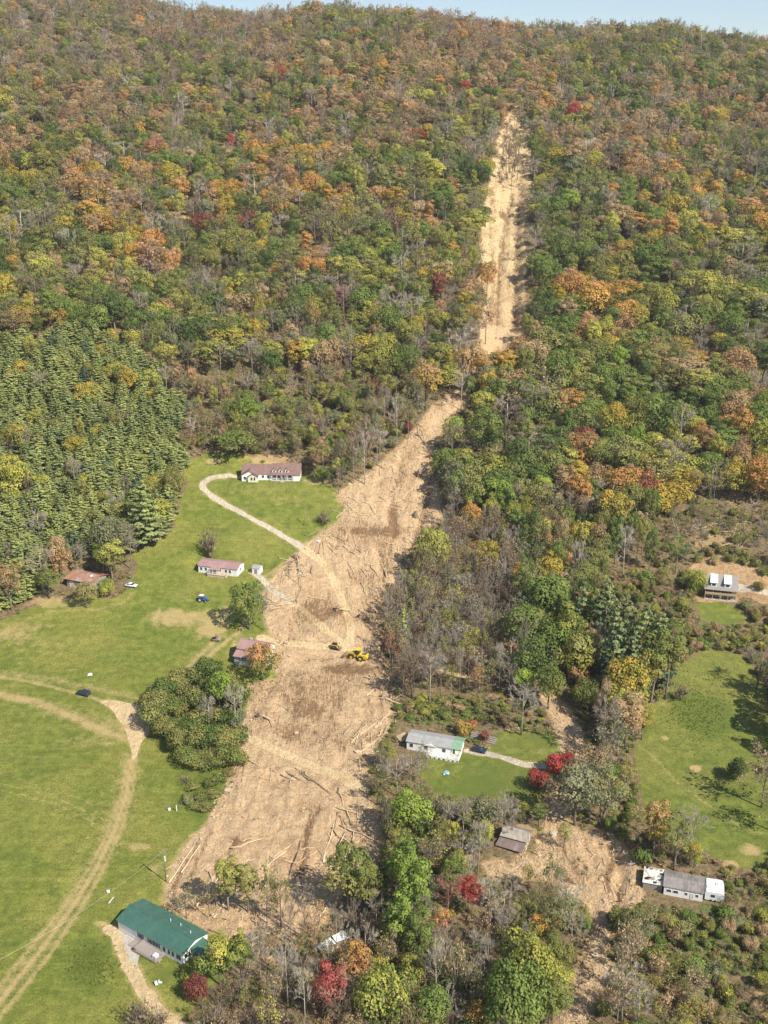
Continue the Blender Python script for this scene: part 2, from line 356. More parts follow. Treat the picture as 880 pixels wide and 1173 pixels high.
m_roof('roof_rust', (0.34, 0.165, 0.105), (0.42, 0.36, 0.32, 1), 2.0, 0.8, 0.65)
m_roof('roof_tin', (0.27, 0.245, 0.225), (0.14, 0.12, 0.105, 1), 1.8, 0.7, 0.8)
m_roof('roof_wreck', (0.40, 0.36, 0.30), (0.20, 0.155, 0.13, 1), 1.8, 0.8, 0.85)
m_roof('roof_dark', (0.20, 0.15, 0.135), (0.33, 0.27, 0.23, 1), 1.8, 0.85, 0.7)
m_roof('roof_white', (0.78, 0.80, 0.83), None, 1.5, 0.4)
m_simple('rubber', (0.025, 0.025, 0.027), 0.85, 0.2, 3)
m_simple('steel', (0.32, 0.32, 0.33), 0.5, 0.15, 2, metal=0.6)
m_simple('dirty_steel', (0.16, 0.13, 0.11), 0.8, 0.3, 2)
m_simple('yellow_paint', (0.72, 0.50, 0.03), 0.45, 0.12, 1.5, stain=(0.50, 0.36, 0.10, 1))
m_simple('navy_paint', (0.022, 0.03, 0.06), 0.25, 0.1, 1, spec=0.6)
m_simple('black_paint', (0.018, 0.018, 0.02), 0.3, 0.1, 1, spec=0.5)
m_simple('white_paint', (0.74, 0.75, 0.76), 0.3, 0.05, 1, spec=0.5)
m_simple('blue_paint', (0.06, 0.14, 0.34), 0.4, 0.1, 1)
m_simple('grey_paint', (0.30, 0.31, 0.32), 0.4, 0.1, 1)
m_simple('red_cloth', (0.45, 0.05, 0.05), 0.9, 0.2, 3)
m_simple('jeans', (0.04, 0.05, 0.09), 0.9, 0.2, 3)
m_simple('tan_cloth', (0.20, 0.15, 0.09), 0.9, 0.2, 3)
m_simple('skin', (0.45, 0.28, 0.20), 0.6, 0.1, 3)
m_simple('hair', (0.05, 0.035, 0.025), 0.8, 0.2, 3)
m_simple('tarp', (0.26, 0.42, 0.55), 0.5, 0.2, 2, stain=(0.55, 0.60, 0.62, 1))
m_simple('pole_wood', (0.24, 0.19, 0.145), 0.9, 0.25, 2.0, stretch=(3, 3, 0.4))
m_simple('log_wood', (0.60, 0.475, 0.31), 0.9, 0.3, 1.2, 0.4, stretch=(0.4, 2, 2), stain=(0.42, 0.31, 0.19, 1))
m_simple('log_dark', (0.30, 0.22, 0.145), 0.9, 0.3, 1.2, 0.4, stretch=(0.4, 2, 2))
m_simple('rock', (0.50, 0.42, 0.31), 0.95, 0.25, 2.0, 0.4)
m_simple('clod', (0.47, 0.33, 0.18), 0.95, 0.25, 2.0, 0.4)
m_simple('wire', (0.50, 0.47, 0.40), 0.6, 0.05, 1.0)

# ------------------------------------------------------------------ object helpers
def link(o, parent=None):
    COL.objects.link(o)
    if parent is not None: o.parent = parent
    return o
def tag(o, label=None, cat=None, group=None, kind=None):
    if label: o['label'] = label
    if cat: o['category'] = cat
    if group: o['group'] = group
    if kind: o['kind'] = kind
    return o
def empty(name, loc, rz=0.0):
    o = bpy.data.objects.new(name, None); o.empty_display_size = 0.3; o.location = loc; o.rotation_euler = (0, 0, rz)
    return link(o)
def np_mesh(name, V, T, mat, attrs=None, Q=None, smooth=False, mats=None, midx=None):
    """mesh from numpy: T triangles and/or Q quads"""
    me = bpy.data.meshes.new(name)
    V = np.asarray(V, np.float32); nl = 0; loops = []; starts = []; tot = []
    for F in (T, Q):
        if F is None or len(F) == 0: continue
        F = np.asarray(F, np.int32); k = F.shape[1]
        loops.append(F.ravel()); starts.append(nl + np.arange(len(F)) * k); tot.append(np.full(len(F), k)); nl += F.size
    loops = np.concatenate(loops); starts = np.concatenate(starts)
    me.vertices.add(len(V)); me.vertices.foreach_set('co', V.ravel())
    me.loops.add(len(loops)); me.loops.foreach_set('vertex_index', loops.astype(np.int32))
    me.polygons.add(len(starts)); me.polygons.foreach_set('loop_start', starts.astype(np.int32))
    if mats:
        for mm in mats: me.materials.append(MATS[mm])
        me.polygons.foreach_set('material_index', np.asarray(midx, np.int32))
    elif mat: me.materials.append(MATS[mat])
    if smooth: me.polygons.foreach_set('use_smooth', np.ones(len(starts), bool))
    for k, a in (attrs or {}).items():
        at = me.attributes.new(k, 'FLOAT', 'POINT'); at.data.foreach_set('value', np.asarray(a, np.float32))
    me.update(calc_edges=True); me.validate()
    return me
class MB:
    def __init__(s): s.v = []; s.f = []
    def add(s, vs, fs):
        n = len(s.v); s.v += [tuple(map(float, p)) for p in vs]; s.f += [tuple(n + i for i in f) for f in fs]; return s
    def box(s, x0, x1, y0, y1, z0, z1):
        return s.add([(x0,y0,z0),(x1,y0,z0),(x1,y1,z0),(x0,y1,z0),(x0,y0,z1),(x1,y0,z1),(x1,y1,z1),(x0,y1,z1)],
                     [(0,3,2,1),(4,5,6,7),(0,1,5,4),(1,2,6,5),(2,3,7,6),(3,0,4,7)])
    def prism(s, prof, axis, a, b):
        """profile (list of 2D) extruded along axis x or y from a to b; x: prof=(y,z), y: prof=(x,z)"""
        n = len(prof)
        if axis == 'x': vs = [(a, p, q) for p, q in prof] + [(b, p, q) for p, q in prof]
        else: vs = [(p, a, q) for p, q in prof] + [(p, b, q) for p, q in prof]
        fs = [tuple(range(n))[::-1], tuple(range(n, 2 * n))] + [(i, (i + 1) % n, n + (i + 1) % n, n + i) for i in range(n)]
        if axis == 'y': fs = [f[::-1] for f in fs]
        return s.add(vs, fs)
    def slab(s, q, t=0.12):
        """quad in space given thickness downwards along its normal"""
        q = [np.array(p, float) for p in q]; nrm = np.cross(q[1] - q[0], q[3] - q[0]); nrm /= np.linalg.norm(nrm)
        lo = [p - nrm * t for p in q]
        return s.add(list(q) + lo, [(0,1,2,3),(7,6,5,4),(0,4,5,1),(1,5,6,2),(2,6,7,3),(3,7,4,0)])
    def tube(s, pts, rad, n=6):
        rings = []; pts = [np.array(p, float) for p in pts]
        for i, p in enumerate(pts):
            d = pts[min(i + 1, len(pts) - 1)] - pts[max(i - 1, 0)]; d /= np.linalg.norm(d) + 1e-9
            h = np.array([0, 0, 1.0]) if abs(d[2]) < 0.9 else np.array([1.0, 0, 0])
            a = np.cross(d, h); a /= np.linalg.norm(a); b = np.cross(d, a)
            rings += [p + rad[i] * (math.cos(2 * math.pi * k / n) * a + math.sin(2 * math.pi * k / n) * b) for k in range(n)]
        fs = []
        for i in range(len(pts) - 1):
            for k in range(n): fs.append((i * n + k, i * n + (k + 1) % n, (i + 1) * n + (k + 1) % n, (i + 1) * n + k))
        fs.append(tuple(range(n))[::-1]); m = (len(pts) - 1) * n; fs.append(tuple(range(m, m + n)))
        return s.add(rings, fs)
    def mesh(s, name, mat, smooth=False):
        me = bpy.data.meshes.new(name); me.from_pydata(s.v, [], s.f); me.materials.append(MATS[mat])
        if smooth: me.polygons.foreach_set('use_smooth', np.ones(len(me.polygons), bool))
        me.update(); return me
    def build(s, name, mat, parent=None, smooth=False):
        return link(bpy.data.objects.new(name, s.mesh(name, mat, smooth)), parent)

# ------------------------------------------------------------------ terrain sheet cut along region outlines
ys = [150.0]
while ys[-1] < 1120: ys.append(ys[-1] + max(0.62, 0.0034 * ys[-1]))
lo = [-2500, -900, -300, -50, 50, 100, 120, 130, 138, 144, 148]
hi = [1128, 1140, 1165, 1210, 1300, 1450, 1700, 2200, 3200, 5000, 8000]
Yg = np.array(lo + ys + hi)
tf = np.arange(-0.51, 0.5101, 0.0030)
te = np.array([0.52, 0.54, 0.57, 0.62, 0.69, 0.8, 1.0, 1.3, 2.0, 3.5])
tg = np.concatenate([-te[::-1], tf, te])
Yw = np.clip(Yg, 150, 1200)
XX = tg[None, :] * Yw[:, None]; 
far = np.clip((np.abs(tg) - 0.52) / 2.98, 0, 1)[None, :] * np.sign(tg)[None, :] * np.where((Yg < 150) | (Yg > 1200), 3000, 1500)[:, None]
XX = XX + far; YY = np.repeat(Yg[:, None], len(tg), 1)
X = XX.ravel(); Y = YY.ravel()
nr, nc = XX.shape
ii = np.arange(nr * nc).reshape(nr, nc)
a, b, c, d = ii[:-1, :-1].ravel(), ii[:-1, 1:].ravel(), ii[1:, 1:].ravel(), ii[1:, :-1].ravel()
flip = (np.arange(len(a)) % 2 == 0)
TRI = np.concatenate([np.where(flip[:, None], np.stack([a, b, c], 1), np.stack([a, b, d], 1)),
                      np.where(flip[:, None], np.stack([a, c, d], 1), np.stack([b, c, d], 1))])
JAG = 0.9 * fbm(X / 3.2, Y / 3.2, 31, 3); JAG2 = 1.0 * fbm(X / 11, Y / 11, 37, 2)
def poly_sdf(poly, jag=1.0):
    dp = dens(poly); P = px2w([p[0] for p in dp], [p[1] for p in dp])
    sel = (X > P[:, 0].min() - 25) & (X < P[:, 0].max() + 25) & (Y > P[:, 1].min() - 25) & (Y < P[:, 1].max() + 25)
    s = np.full(X.shape, -25.0)
    dd = segdist(X[sel], Y[sel], P, True); ins = inpoly(X[sel], Y[sel], [(p[0], p[1]) for p in P])
    s[sel] = np.where(ins, dd, -dd)
    sc = np.clip(Y / 500, 0.7, 1.0) + 1.5 * 0.6 * sstep(480, 640, Y)
    return s + jag * (JAG * sc + JAG2 * sc), P
def line_sdf(pts, width, jag=0.75):
    dp = dens(pts, False); P = px2w([p[0] for p in dp], [p[1] for p in dp])
    sel = (X > P[:, 0].min() - 15) & (X < P[:, 0].max() + 15) & (Y > P[:, 1].min() - 15) & (Y < P[:, 1].max() + 15)
    s = np.full(X.shape, -15.0); s[sel] = width / 2 - segdist(X[sel], Y[sel], P)
    return s + jag * JAG, P
REG = {}
s_slide, SLP = poly_sdf(SLIDE, 1.1); s_slide2, _ = poly_sdf(SLIDE2, 1.0); s_scar, _ = poly_sdf(SCAR3, 0.7); s_bank, _ = poly_sdf(BANK, 2.2)
s_field, _ = poly_sdf(FIELD, 1.0); s_past, _ = poly_sdf(PASTURE, 0.9); s_cl, _ = poly_sdf(CLAWN, 0.3); s_ml, _ = poly_sdf(MLAWN, 0.6)
s_ty, _ = poly_sdf(TRACKY, 0.6); s_pad, _ = poly_sdf([(137,1066),(150,1073),(168,1083),(161,1092),(157,1106),(149,1100),(143,1083)], 0.25)
s_dr = [line_sdf(p, wd)[0] for (_, _, p, wd) in DRIVES]
Z = hz(X, Y)
# relief of the debris flow: hummocks, flow ridges, a slightly raised body with a cut-in channel
def relief(s, k=1.0):
    m = np.clip(s / 3.5, 0, 1)
    flow = fbm(X / 3.0, Y / 11.0, 51, 4); hum = fbm(X / 7.5, Y / 7.5, 57, 4); fine = fbm(X / 2.2, Y / 2.2, 61, 2)
    return k * m * (0.75 * flow + 0.95 * hum + 0.42 * fine + 0.25)
smooth_road = np.clip(1 - np.maximum.reduce(s_dr + [np.full(X.shape, -3.0)]) / -2.0, 0, 1)
Z = Z + relief(s_slide, 1.0) * (1 - 0.85 * smooth_road) + relief(s_slide2, 0.9) * (1 - smooth_road) + relief(s_scar, 0.6) + relief(s_bank, 0.8) * (1 - smooth_road)
Z = Z - 3.0 * np.clip(s_slide / 7, 0, 1) * sstep(480, 560, Y)                                # upper channel scoured into the slope
for (ox, oy, cx, sx, L, W, pz, m) in PADS:
    lx = (X - ox) * cx + (Y - oy) * sx; ly = -(X - ox) * sx + (Y - oy) * cx
    dxx = np.maximum(np.maximum(-lx, lx - L), 0); dyy = np.maximum(np.maximum(-ly, ly - W), 0)
    k = 1 - sstep(0.3, 2.5, np.hypot(dxx, dyy)); Z = Z * (1 - k) + pz * k
# gully beside the lower scar
GUL = px2w([706, 712, 708, 706, 712, 704, 700], [975, 1000, 1012, 1030, 1040, 1060, 1090])
gd = segdist(X, Y, GUL); Z = Z - 1.8 * np.exp(-(gd / 1.3) ** 2)
for (pts, wd, am) in [([(588,214),(580,250),(574,290),(570,330),(568,365)],1.8,1.6),([(500,520),(492,560),(480,610),(458,660),(446,700),(445,760),(452,810)],1.6,1.0),([(362,925),(352,960),(346,1005)],1.0,.7),([(598,210),(594,260),(592,330),(590,370)],2.0,1.6),([(465,520),(452,560),(448,620),(436,690)],1.3,.8)]:
    dp = dens(pts, False); P = px2w([p[0] for p in dp], [p[1] for p in dp]); dd = segdist(X + 1.2 * fbm(X / 6, Y / 6, 83, 2), Y + 1.2 * fbm(X / 6, Y / 6, 87, 2), P); Z = Z - am * np.exp(-(dd / wd) ** 2)
# attributes: wear (vehicle tracks and bare ground), damp soil, green ground cover
wear = np.zeros(X.shape)
def wl(pts, width, amt, twin=0.0):
    dp = dens(pts, False); P = px2w([p[0] for p in dp], [p[1] for p in dp])
    dd = segdist(X, Y, P)
    if twin: g = np.exp(-((dd - twin) / width) ** 2)
    else: g = np.exp(-(dd / width) ** 2)
    np.maximum(wear, amt * g, out=wear)
def wb(u, v, ru, rv, amt, dst=None, rot=0):
    global wear
    dst = wear if dst is None else dst
    P = px2w([u, u + ru, u, u - ru, u], [v, v, v + rv, v, v - rv]); cx, cy = P[0, :2]
    rx = abs(P[1, 0] - P[3, 0]) / 2; ry = abs(P[2, 1] - P[4, 1]) / 2
    q = np.hypot((X - cx - rot * (Y - cy)) / rx, (Y - cy) / ry) + 0.55 * fbm(X / 9, Y / 9, 71, 4) + 0.30 * fbm(X / 2.5, Y / 7, 73, 3)
    np.maximum(dst, amt * (1 - sstep(0.30, 1.20, q)), out=dst)
for off in (0, 7, -7):
    wl([(152 + off * .6, 866),(146 + off * .8, 905),(132 + off, 950),(112 + off * 1.2, 992),(84 + off * 1.5, 1038),(44 + off * 2, 1092),(4 + off * 2.2, 1142),(-50 + off * 2.5, 1200)], 0.9, 0.95 if off == 0 else 0.72)
wl([(150,866),(140,915),(118,975),(80,1040),(30,1105),(-40,1190)], 4.2, 0.48)
wl([(-20,792),(40,804),(80,820),(120,838),(148,846)], 2.6, 0.75); wl([(60,812),(150,838)], 5, 0.5)
wl([(-20,772),(30,780),(85,793),(118,803)], 1.1, 0.75); wl([(-20,768),(60,778),(130,793),(180,805)], 2.2, 0.5)
wl([(-10,882),(40,898),(90,914),(140,940)], 0.8, 0.42); wl([(-10,905),(50,915),(100,935),(150,950)], 0.8, 0.30); wl([(-10,862),(50,868),(120,860)], 0.7, 0.3)
for (x0, y0, x1, y1, x2, y2, am) in [(-10,895,60,912,140,948,.5),(-10,902,60,920,135,955,.5),(-10,850,70,858,140,852,.35),(-10,945,50,960,120,985,.35),(0,1000,60,985,120,960,.3),(-10,1050,40,1040,90,1020,.35),(150,880,175,920,190,950,.35),(160,880,190,905,210,920,.3),(120,900,100,960,60,1020,.45),(160,900,150,950,120,1000,.45),(10,740,60,750,120,740,.4),(20,760,80,765,150,780,.35),(100,720,150,740,190,770,.3),(150,690,200,690,260,690,.35),(230,560,260,600,300,640,.25),(240,590,225,620,215,640,.3),(170,640,200,660,215,690,.3),(90,735,130,720,180,715,.35)]:
    wl([(x0, y0), (x1, y1), (x2, y2)], 0.45, am)
wl([(180,804),(205,775),(228,752),(246,733),(268,708)], 1.0, 0.8); wl([(190,806),(222,768),(250,742),(276,722)], 1.2, 0.85); wl([(196,790),(240,742)], 4.5, 0.5)
wl([(262,748),(285,705),(278,690)], 1.5, 0.6)
wb(205, 708, 54, 12, 0.72); wb(245, 722, 22, 14, 0.7); wb(60, 690, 50, 8, 0.65); wb(18, 725, 40, 20, 0.55); wb(255, 705, 14, 12, 0.8)
wb(290, 560, 60, 10, 0.25); wb(330, 575, 40, 10, 0.35); wb(215, 580, 20, 8, 0.3); wb(168, 600, 14, 6, 0.35)
wl([(300,662),(316,652),(334,640)], 1.3, 0.85); wl([(150,675),(190,678),(230,690)], 0.8, 0.35); wl([(155,676),(142,690),(112,698)], 1.2, 0.55)
wl([(112,698),(60,700),(10,716)], 1.6, 0.45)
wb(178, 995, 16, 12, 0.5); wb(160, 970, 14, 5, 0.7); wb(100, 850, 60, 10, 0.4); wb(128, 1066, 14, 6, 1.1); wb(118, 1058, 14, 5, 0.8); wb(60, 740, 60, 14, 0.30)
wl([(738,858),(752,870),(780,900),(830,935),(850,948)], 0.6, 0.55); wl([(830,948),(878,955)], 1.5, 0.3); wb(797, 880, 8, 6, 1.5); wb(762, 845, 4, 4, .9)
wb(862, 975, 18, 10, 0.8); wb(838, 990, 12, 8, 1.2); wb(760, 806, 14, 8, 0.5); wb(620, 860, 20, 6, 0.5); wb(545, 884, 20, 6, 0.35)
wb(300, 527, 42, 8, 1.0); wb(360, 552, 16, 6, 1.0); wb(245, 528, 20, 5, 0.8); wb(208, 520, 4, 20, 0.8)
# bare and churned ground inside woods
for (u, v, ru, rv, am) in [(630,925,26,12,1.0),(535,983,8,6,1.2),(668,660,10,5,.9),(690,640,6,4,.9),(700,1040,16,40,.8),(655,900,16,40,.9),(820,620,50,16,.6),(780,605,30,14,.5),
   (880,1145,18,30,1.1),(745,1080,8,10,.7),(340,1060,60,50,.55),(300,1110,30,50,.5),(600,1000,30,12,1.0),(455,640,20,40,.6),(410,520,40,20,.5),(575,725,10,16,.7),(580,110,28,18,.55),(600,950,30,15,.8),
   (480,745,30,25,.45),(590,800,20,12,.35),(845,570,30,25,.5)]: wb(u, v, ru, rv, am)
wear = np.maximum(wear, 0.62 * sstep(-1.6, 0.2, np.maximum.reduce(s_dr + [s_ty])));
edge = np.maximum.reduce([s_slide, s_slide2, s_scar]); wear = np.maximum(wear, 0.75 * sstep(-3.0, 0.3, edge))
damp = np.zeros(X.shape)
for (u, v, ru, rv, am) in [(450,590,9,26,1.0),(425,609,40,5,.95),(440,640,5,22,.6),(362,700,34,20,.75),(417,706,10,10,1.0),(388,700,8,8,.8),(398,768,45,8,.8),(335,843,36,16,.7),(355,815,30,16,.7),
   (300,822,10,12,.6),(380,800,36,12,.5),(340,775,46,10,.45),(420,790,14,8,.6),(576,240,5,7,1.1),(565,222,3,18,.5),(585,330,3,30,.45),(425,845,14,8,.5),(395,620,22,5,.5),(410,660,20,12,.4),(270,965,5,9,.8),
   (355,945,5,26,.65),(600,370,10,20,.6),(470,520,14,14,.35),(350,790,28,10,.5),(370,795,75,40,.42),(365,700,50,30,.42),(405,610,60,16,.40),(350,840,70,24,.40),(430,690,18,40,.38),(300,790,20,30,.4),(460,560,30,30,.3)]: wb(u, v, ru, rv, am, damp)
def dl(pts, width, amt):
    dp = dens(pts, False); P = px2w([p[0] for p in dp], [p[1] for p in dp]); dd = segdist(X + 1.2 * fbm(X / 6, Y / 6, 83, 2), Y + 1.2 * fbm(X / 6, Y / 6, 87, 2), P)
    np.maximum(damp, amt * np.exp(-(dd / width) ** 2), out=damp)
GULLIES = [([(588,214),(580,250),(574,290),(570,330),(568,365)],1.6,.8),([(566,205),(563,260),(566,320),(562,370)],1.3,.6),([(598,210),(594,260),(592,330),(590,370)],2.2,.7),([(578,150),(576,180),(572,205)],1.5,.6),
  ([(362,925),(352,960),(346,1005)],.9,.9),([(300,760),(330,800),(345,850)],1.6,.5),([(400,770),(380,820),(390,860)],1.6,.5),([(230,965),(205,1000),(198,1030)],.8,.6),([(246,955),(222,990),(212,1020)],.7,.5),([(465,520),(452,560),(448,620),(436,690)],1.2,.55),
  ([(500,520),(492,560),(480,610),(458,660),(446,700),(445,760),(452,810)],1.6,.75),([(436,700),(440,760),(436,830)],1.0,.5),([(340,760),(400,752),(440,762)],.8,.5),([(330,700),(360,690),(385,712)],.9,.4),([(690,955),(700,980),(696,1010),(704,1040)],1.0,.8),([(640,940),(650,980),(668,1015)],.9,.6),
  ([(660,1110),(675,1080),(690,1060)],.8,.6),([(320,720),(350,745),(400,775),(430,815)],.7,.35),([(290,800),(330,830),(400,850),(430,880)],.7,.45),([(255,930),(300,940),(350,925),(420,935)],.6,.35)]
for q in GULLIES: dl(*q)
green = 0.18 + 0.0 * X
def gb(u, v, ru, rv, am): wb(u, v, ru, rv, am, green)
for (u, v, ru, rv, am) in [(520,812,70,20,1.0),(790,725,70,25,.95),(800,1085,90,60,1.1),(560,900,90,50,.7),(480,1080,80,90,.6),(235,905,34,34,1.0),(105,1105,34,34,1.15),(620,850,50,20,.6),
   (250,500,60,20,.6),(800,815,44,40,.9),(150,1020,20,14,.4),(225,1100,30,20,.5),(185,1120,24,16,.6),(840,600,40,20,.4),(700,860,60,40,.4)]: gb(u, v, ru, rv, am)
VERTS = np.stack([X, Y, Z], 1); ATT = np.stack([wear, damp, green], 1)
SD = np.stack([s_pad, s_ty] + s_dr + [s_scar, s_slide, s_slide2, s_bank, s_field, s_past, s_cl, s_ml], 1)
NAMES = [('concrete_pad', 'concrete'), ('farm_track', 'track_soil')] + [(n, {'gravel': 'gravel_soil', 'track': 'track_soil'}[k]) for (n, k, _, _) in DRIVES] + \
        [('washout_scar', 'slide_soil'), ('landslide', 'slide_soil'), ('lower_debris_flow', 'slide_soil'), ('cut_bank', 'bank_soil'),
         ('hay_field', 'grass_field'), ('pasture', 'grass_lawn'), ('cabin_lawn', 'grass_lawn'), ('trailer_lawn', 'grass_lawn')]
def split(T, j):
    """cut triangles T along the zero line of SD[:, j]; returns (inside, outside)"""
    global VERTS, ATT, SD
    s = SD[:, j]; pos_ = s[T] > 0; n = pos_.sum(1)
    ins, outs = [T[n == 3]], [T[n == 0]]
    for cnt in (1, 2):
        M = T[n == cnt]
        if not len(M): continue
        p = pos_[n == cnt]; odd = (p if cnt == 1 else ~p).argmax(1); r = np.arange(len(M))
        A = M[r, odd]; B = M[r, (odd + 1) % 3]; Cc = M[r, (odd + 2) % 3]
        E = np.concatenate([np.stack([A, B], 1), np.stack([A, Cc], 1)])
        t = (s[E[:, 0]] / (s[E[:, 0]] - s[E[:, 1]]))[:, None]; t = np.clip(t, 0.01, 0.99)
        base = len(VERTS)
        VERTS = np.concatenate([VERTS, VERTS[E[:, 0]] * (1 - t) + VERTS[E[:, 1]] * t])
        ATT = np.concatenate([ATT, ATT[E[:, 0]] * (1 - t) + ATT[E[:, 1]] * t])
        ns = SD[E[:, 0]] * (1 - t) + SD[E[:, 1]] * t; ns[:, j] = 0; SD = np.concatenate([SD, ns]); s = SD[:, j]
        ab = base + np.arange(len(M)); ac = base + len(M) + np.arange(len(M))
        tip = np.stack([A, ab, ac], 1); rest = np.concatenate([np.stack([ab, B, Cc], 1), np.stack([ab, Cc, ac], 1)])
        (ins if cnt == 1 else outs).append(tip); (outs if cnt == 1 else ins).append(rest)
    return np.concatenate(ins), np.concatenate(outs)
def region_mesh(name, T, mat):
    if not len(T): return
    u, inv = np.unique(T.ravel(), return_inverse=True)
    me = np_mesh(name, VERTS[u], inv.reshape(-1, 3), mat, {'wear': ATT[u, 0], 'damp': ATT[u, 1], 'green': ATT[u, 2]}, smooth=True)
    o = link(bpy.data.objects.new(name, me)); o['kind'] = 'structure'; return o
T = TRI
for j, (nm, mt) in enumerate(NAMES):
    ins, T = split(T, j); region_mesh(nm, ins, mt)
region_mesh('terrain', T, 'forest_floor')
# ground height with relief, by bilinear lookup in the sheet
def ground(x, y):
    x = np.atleast_1d(np.asarray(x, float)); y = np.atleast_1d(np.asarray(y, float))
    r = np.clip(np.searchsorted(Yg, y) - 1, 0, nr - 2); fy = np.clip((y - Yg[r]) / (Yg[r + 1] - Yg[r]), 0, 1)
    Zm = Z.reshape(nr, nc); t = x / np.clip(y, 150, 1200)
    cidx = np.clip(np.searchsorted(tg, t) - 1, 0, nc - 2); fx = np.clip((t - tg[cidx]) / (tg[cidx + 1] - tg[cidx]), 0, 1)
    return (Zm[r, cidx] * (1 - fx) + Zm[r, cidx + 1] * fx) * (1 - fy) + (Zm[r + 1, cidx] * (1 - fx) + Zm[r + 1, cidx + 1] * fx) * fy
def gridval(F, x, y):
    x = np.asarray(x, float); y = np.asarray(y, float)
    r = np.clip(np.searchsorted(Yg, y), 0, nr - 1); cidx = np.clip(np.searchsorted(tg, x / np.clip(y, 150, 1200)), 0, nc - 1)
    return F.reshape(nr, nc)[r, cidx]
# ------------------------------------------------------------------ buildings
def house(key, name, label, cat):
    f = FR[key]; e = empty(name, (f['o'][0], f['o'][1], f['z']), f['rz']); tag(e, label, cat); return e, f['L'], f['W']
def window(par, x, z, ww=1.0, hh=1.1, y=0.0, side='front', frame='white_siding'):
    fr = MB(); pn = MB(); b = 0.09
    if side == 'front':
        fr.box(x - ww / 2 - b, x + ww / 2 + b, y - 0.07, y - 0.003, z - hh / 2 - b, z + hh / 2 + b); pn.box(x - ww / 2, x + ww / 2, y - 0.10, y - 0.073, z - hh / 2, z + hh / 2)
    elif side == 'right':
        fr.box(y + 0.003, y + 0.07, x - ww / 2 - b, x + ww / 2 + b, z - hh / 2 - b, z + hh / 2 + b); pn.box(y + 0.073, y + 0.10, x - ww / 2, x + ww / 2, z - hh / 2, z + hh / 2)
    o = fr.build('window', frame, par); pn.build('pane', 'glass', o); return o
def shutters(par, x, z, ww, hh, y=0.0, mat='black_paint'):
    for s in (-1, 1):
        MB().box(x + s * (ww / 2 + 0.30) - 0.19, x + s * (ww / 2 + 0.30) + 0.19, y - 0.06, y - 0.004, z - hh / 2 - 0.05, z + hh / 2 + 0.05).build('shutter', mat, par)
def door(par, x, z0, ww=0.95, hh=2.05, y=0.0, mat='old_white', side='front'):
    m = MB(); h = MB()
    if side == 'front': m.box(x - ww / 2, x + ww / 2, y - 0.07, y - 0.004, z0, z0 + hh); h.box(x + ww / 2 - 0.16, x + ww / 2 - 0.08, y - 0.13, y - 0.073, z0 + 0.95, z0 + 1.07)
    else: m.box(y + 0.004, y + 0.07, x - ww / 2, x + ww / 2, z0, z0 + hh); h.box(y + 0.073, y + 0.13, x + ww / 2 - 0.16, x + ww / 2 - 0.08, z0 + 0.95, z0 + 1.07)
    d = m.build('door', mat, par); h.build('handle', 'steel', d); return d
def gable_body(x0, x1, y0, y1, z0, ze, zr):
    m = MB(); ym = (y0 + y1) / 2
    return m.prism([(y0, z0), (y1, z0), (y1, ze), (ym, zr), (y0, ze)], 'x', x0, x1)
def gable_roof(x0, x1, y0, y1, ze, zr, oh=0.4, t=0.14, m=None):
    """ridge along x"""
    m = m or MB(); ym = (y0 + y1) / 2; k = (zr - ze) / (ym - y0); d = 0.03
    m.slab([(x0 - oh, y0 - oh, ze - oh * k + t + d), (x1 + oh, y0 - oh, ze - oh * k + t + d), (x1 + oh, ym, zr + t + d), (x0 - oh, ym, zr + t + d)], t)
    m.slab([(x1 + oh, y1 + oh, ze - oh * k + t + d), (x0 - oh, y1 + oh, ze - oh * k + t + d), (x0 - oh, ym + 0.001, zr + t + d), (x1 + oh, ym + 0.001, zr + t + d)], t)
    return m
def gable_roof_y(x0, x1, y0, y1, ze, zr, oh=0.35, t=0.12, m=None):
    """ridge along y"""
    m = m or MB(); xm = (x0 + x1) / 2; k = (zr - ze) / (xm - x0); d = 0.03
    m.slab([(x0 - oh, y1, ze - oh * k + t + d), (x0 - oh, y0 - oh, ze - oh * k + t + d), (xm, y0 - oh, zr + t + d), (xm, y1, zr + t + d)], t)
    m.slab([(x1 + oh, y0 - oh, ze - oh * k + t + d), (x1 + oh, y1, ze - oh * k + t + d), (xm + 0.001, y1, zr + t + d), (xm + 0.001, y0 - oh, zr + t + d)], t)
    return m
def ridge_cap(par, x0, x1, y, z, mat):
    MB().prism([(y - 0.22, z - 0.02), (y, z + 0.10), (y + 0.22, z - 0.02), (y, z + 0.03)], 'x', x0, x1).build('ridge_cap', mat, par)
def post(par, x, y, z0, z1, r=0.08, mat='white_siding', name='post'):
    MB().box(x - r, x + r, y - r, y + r, z0, z1).build(name, mat, par)
def railing(par, x0, y0, x1, y1, z, h=0.95, mat='white_siding', step=0.35):
    d = math.hypot(x1 - x0, y1 - y0); n = max(2, int(d / step)); m = MB()
    for zz in (z + 0.12, z + h):
        m.tube([(x0, y0, zz), (x1, y1, zz)], [0.05, 0.05], 4)
    r = m.build('railing', mat, par); b = MB()
    for i in range(n + 1):
        t = i / n; px, py = x0 + (x1 - x0) * t, y0 + (y1 - y0) * t
        b.box(px - 0.025, px + 0.025, py - 0.025, py + 0.025, z, z + h)
    o = b.build('balusters', mat, r); o['kind'] = 'stuff'; return r

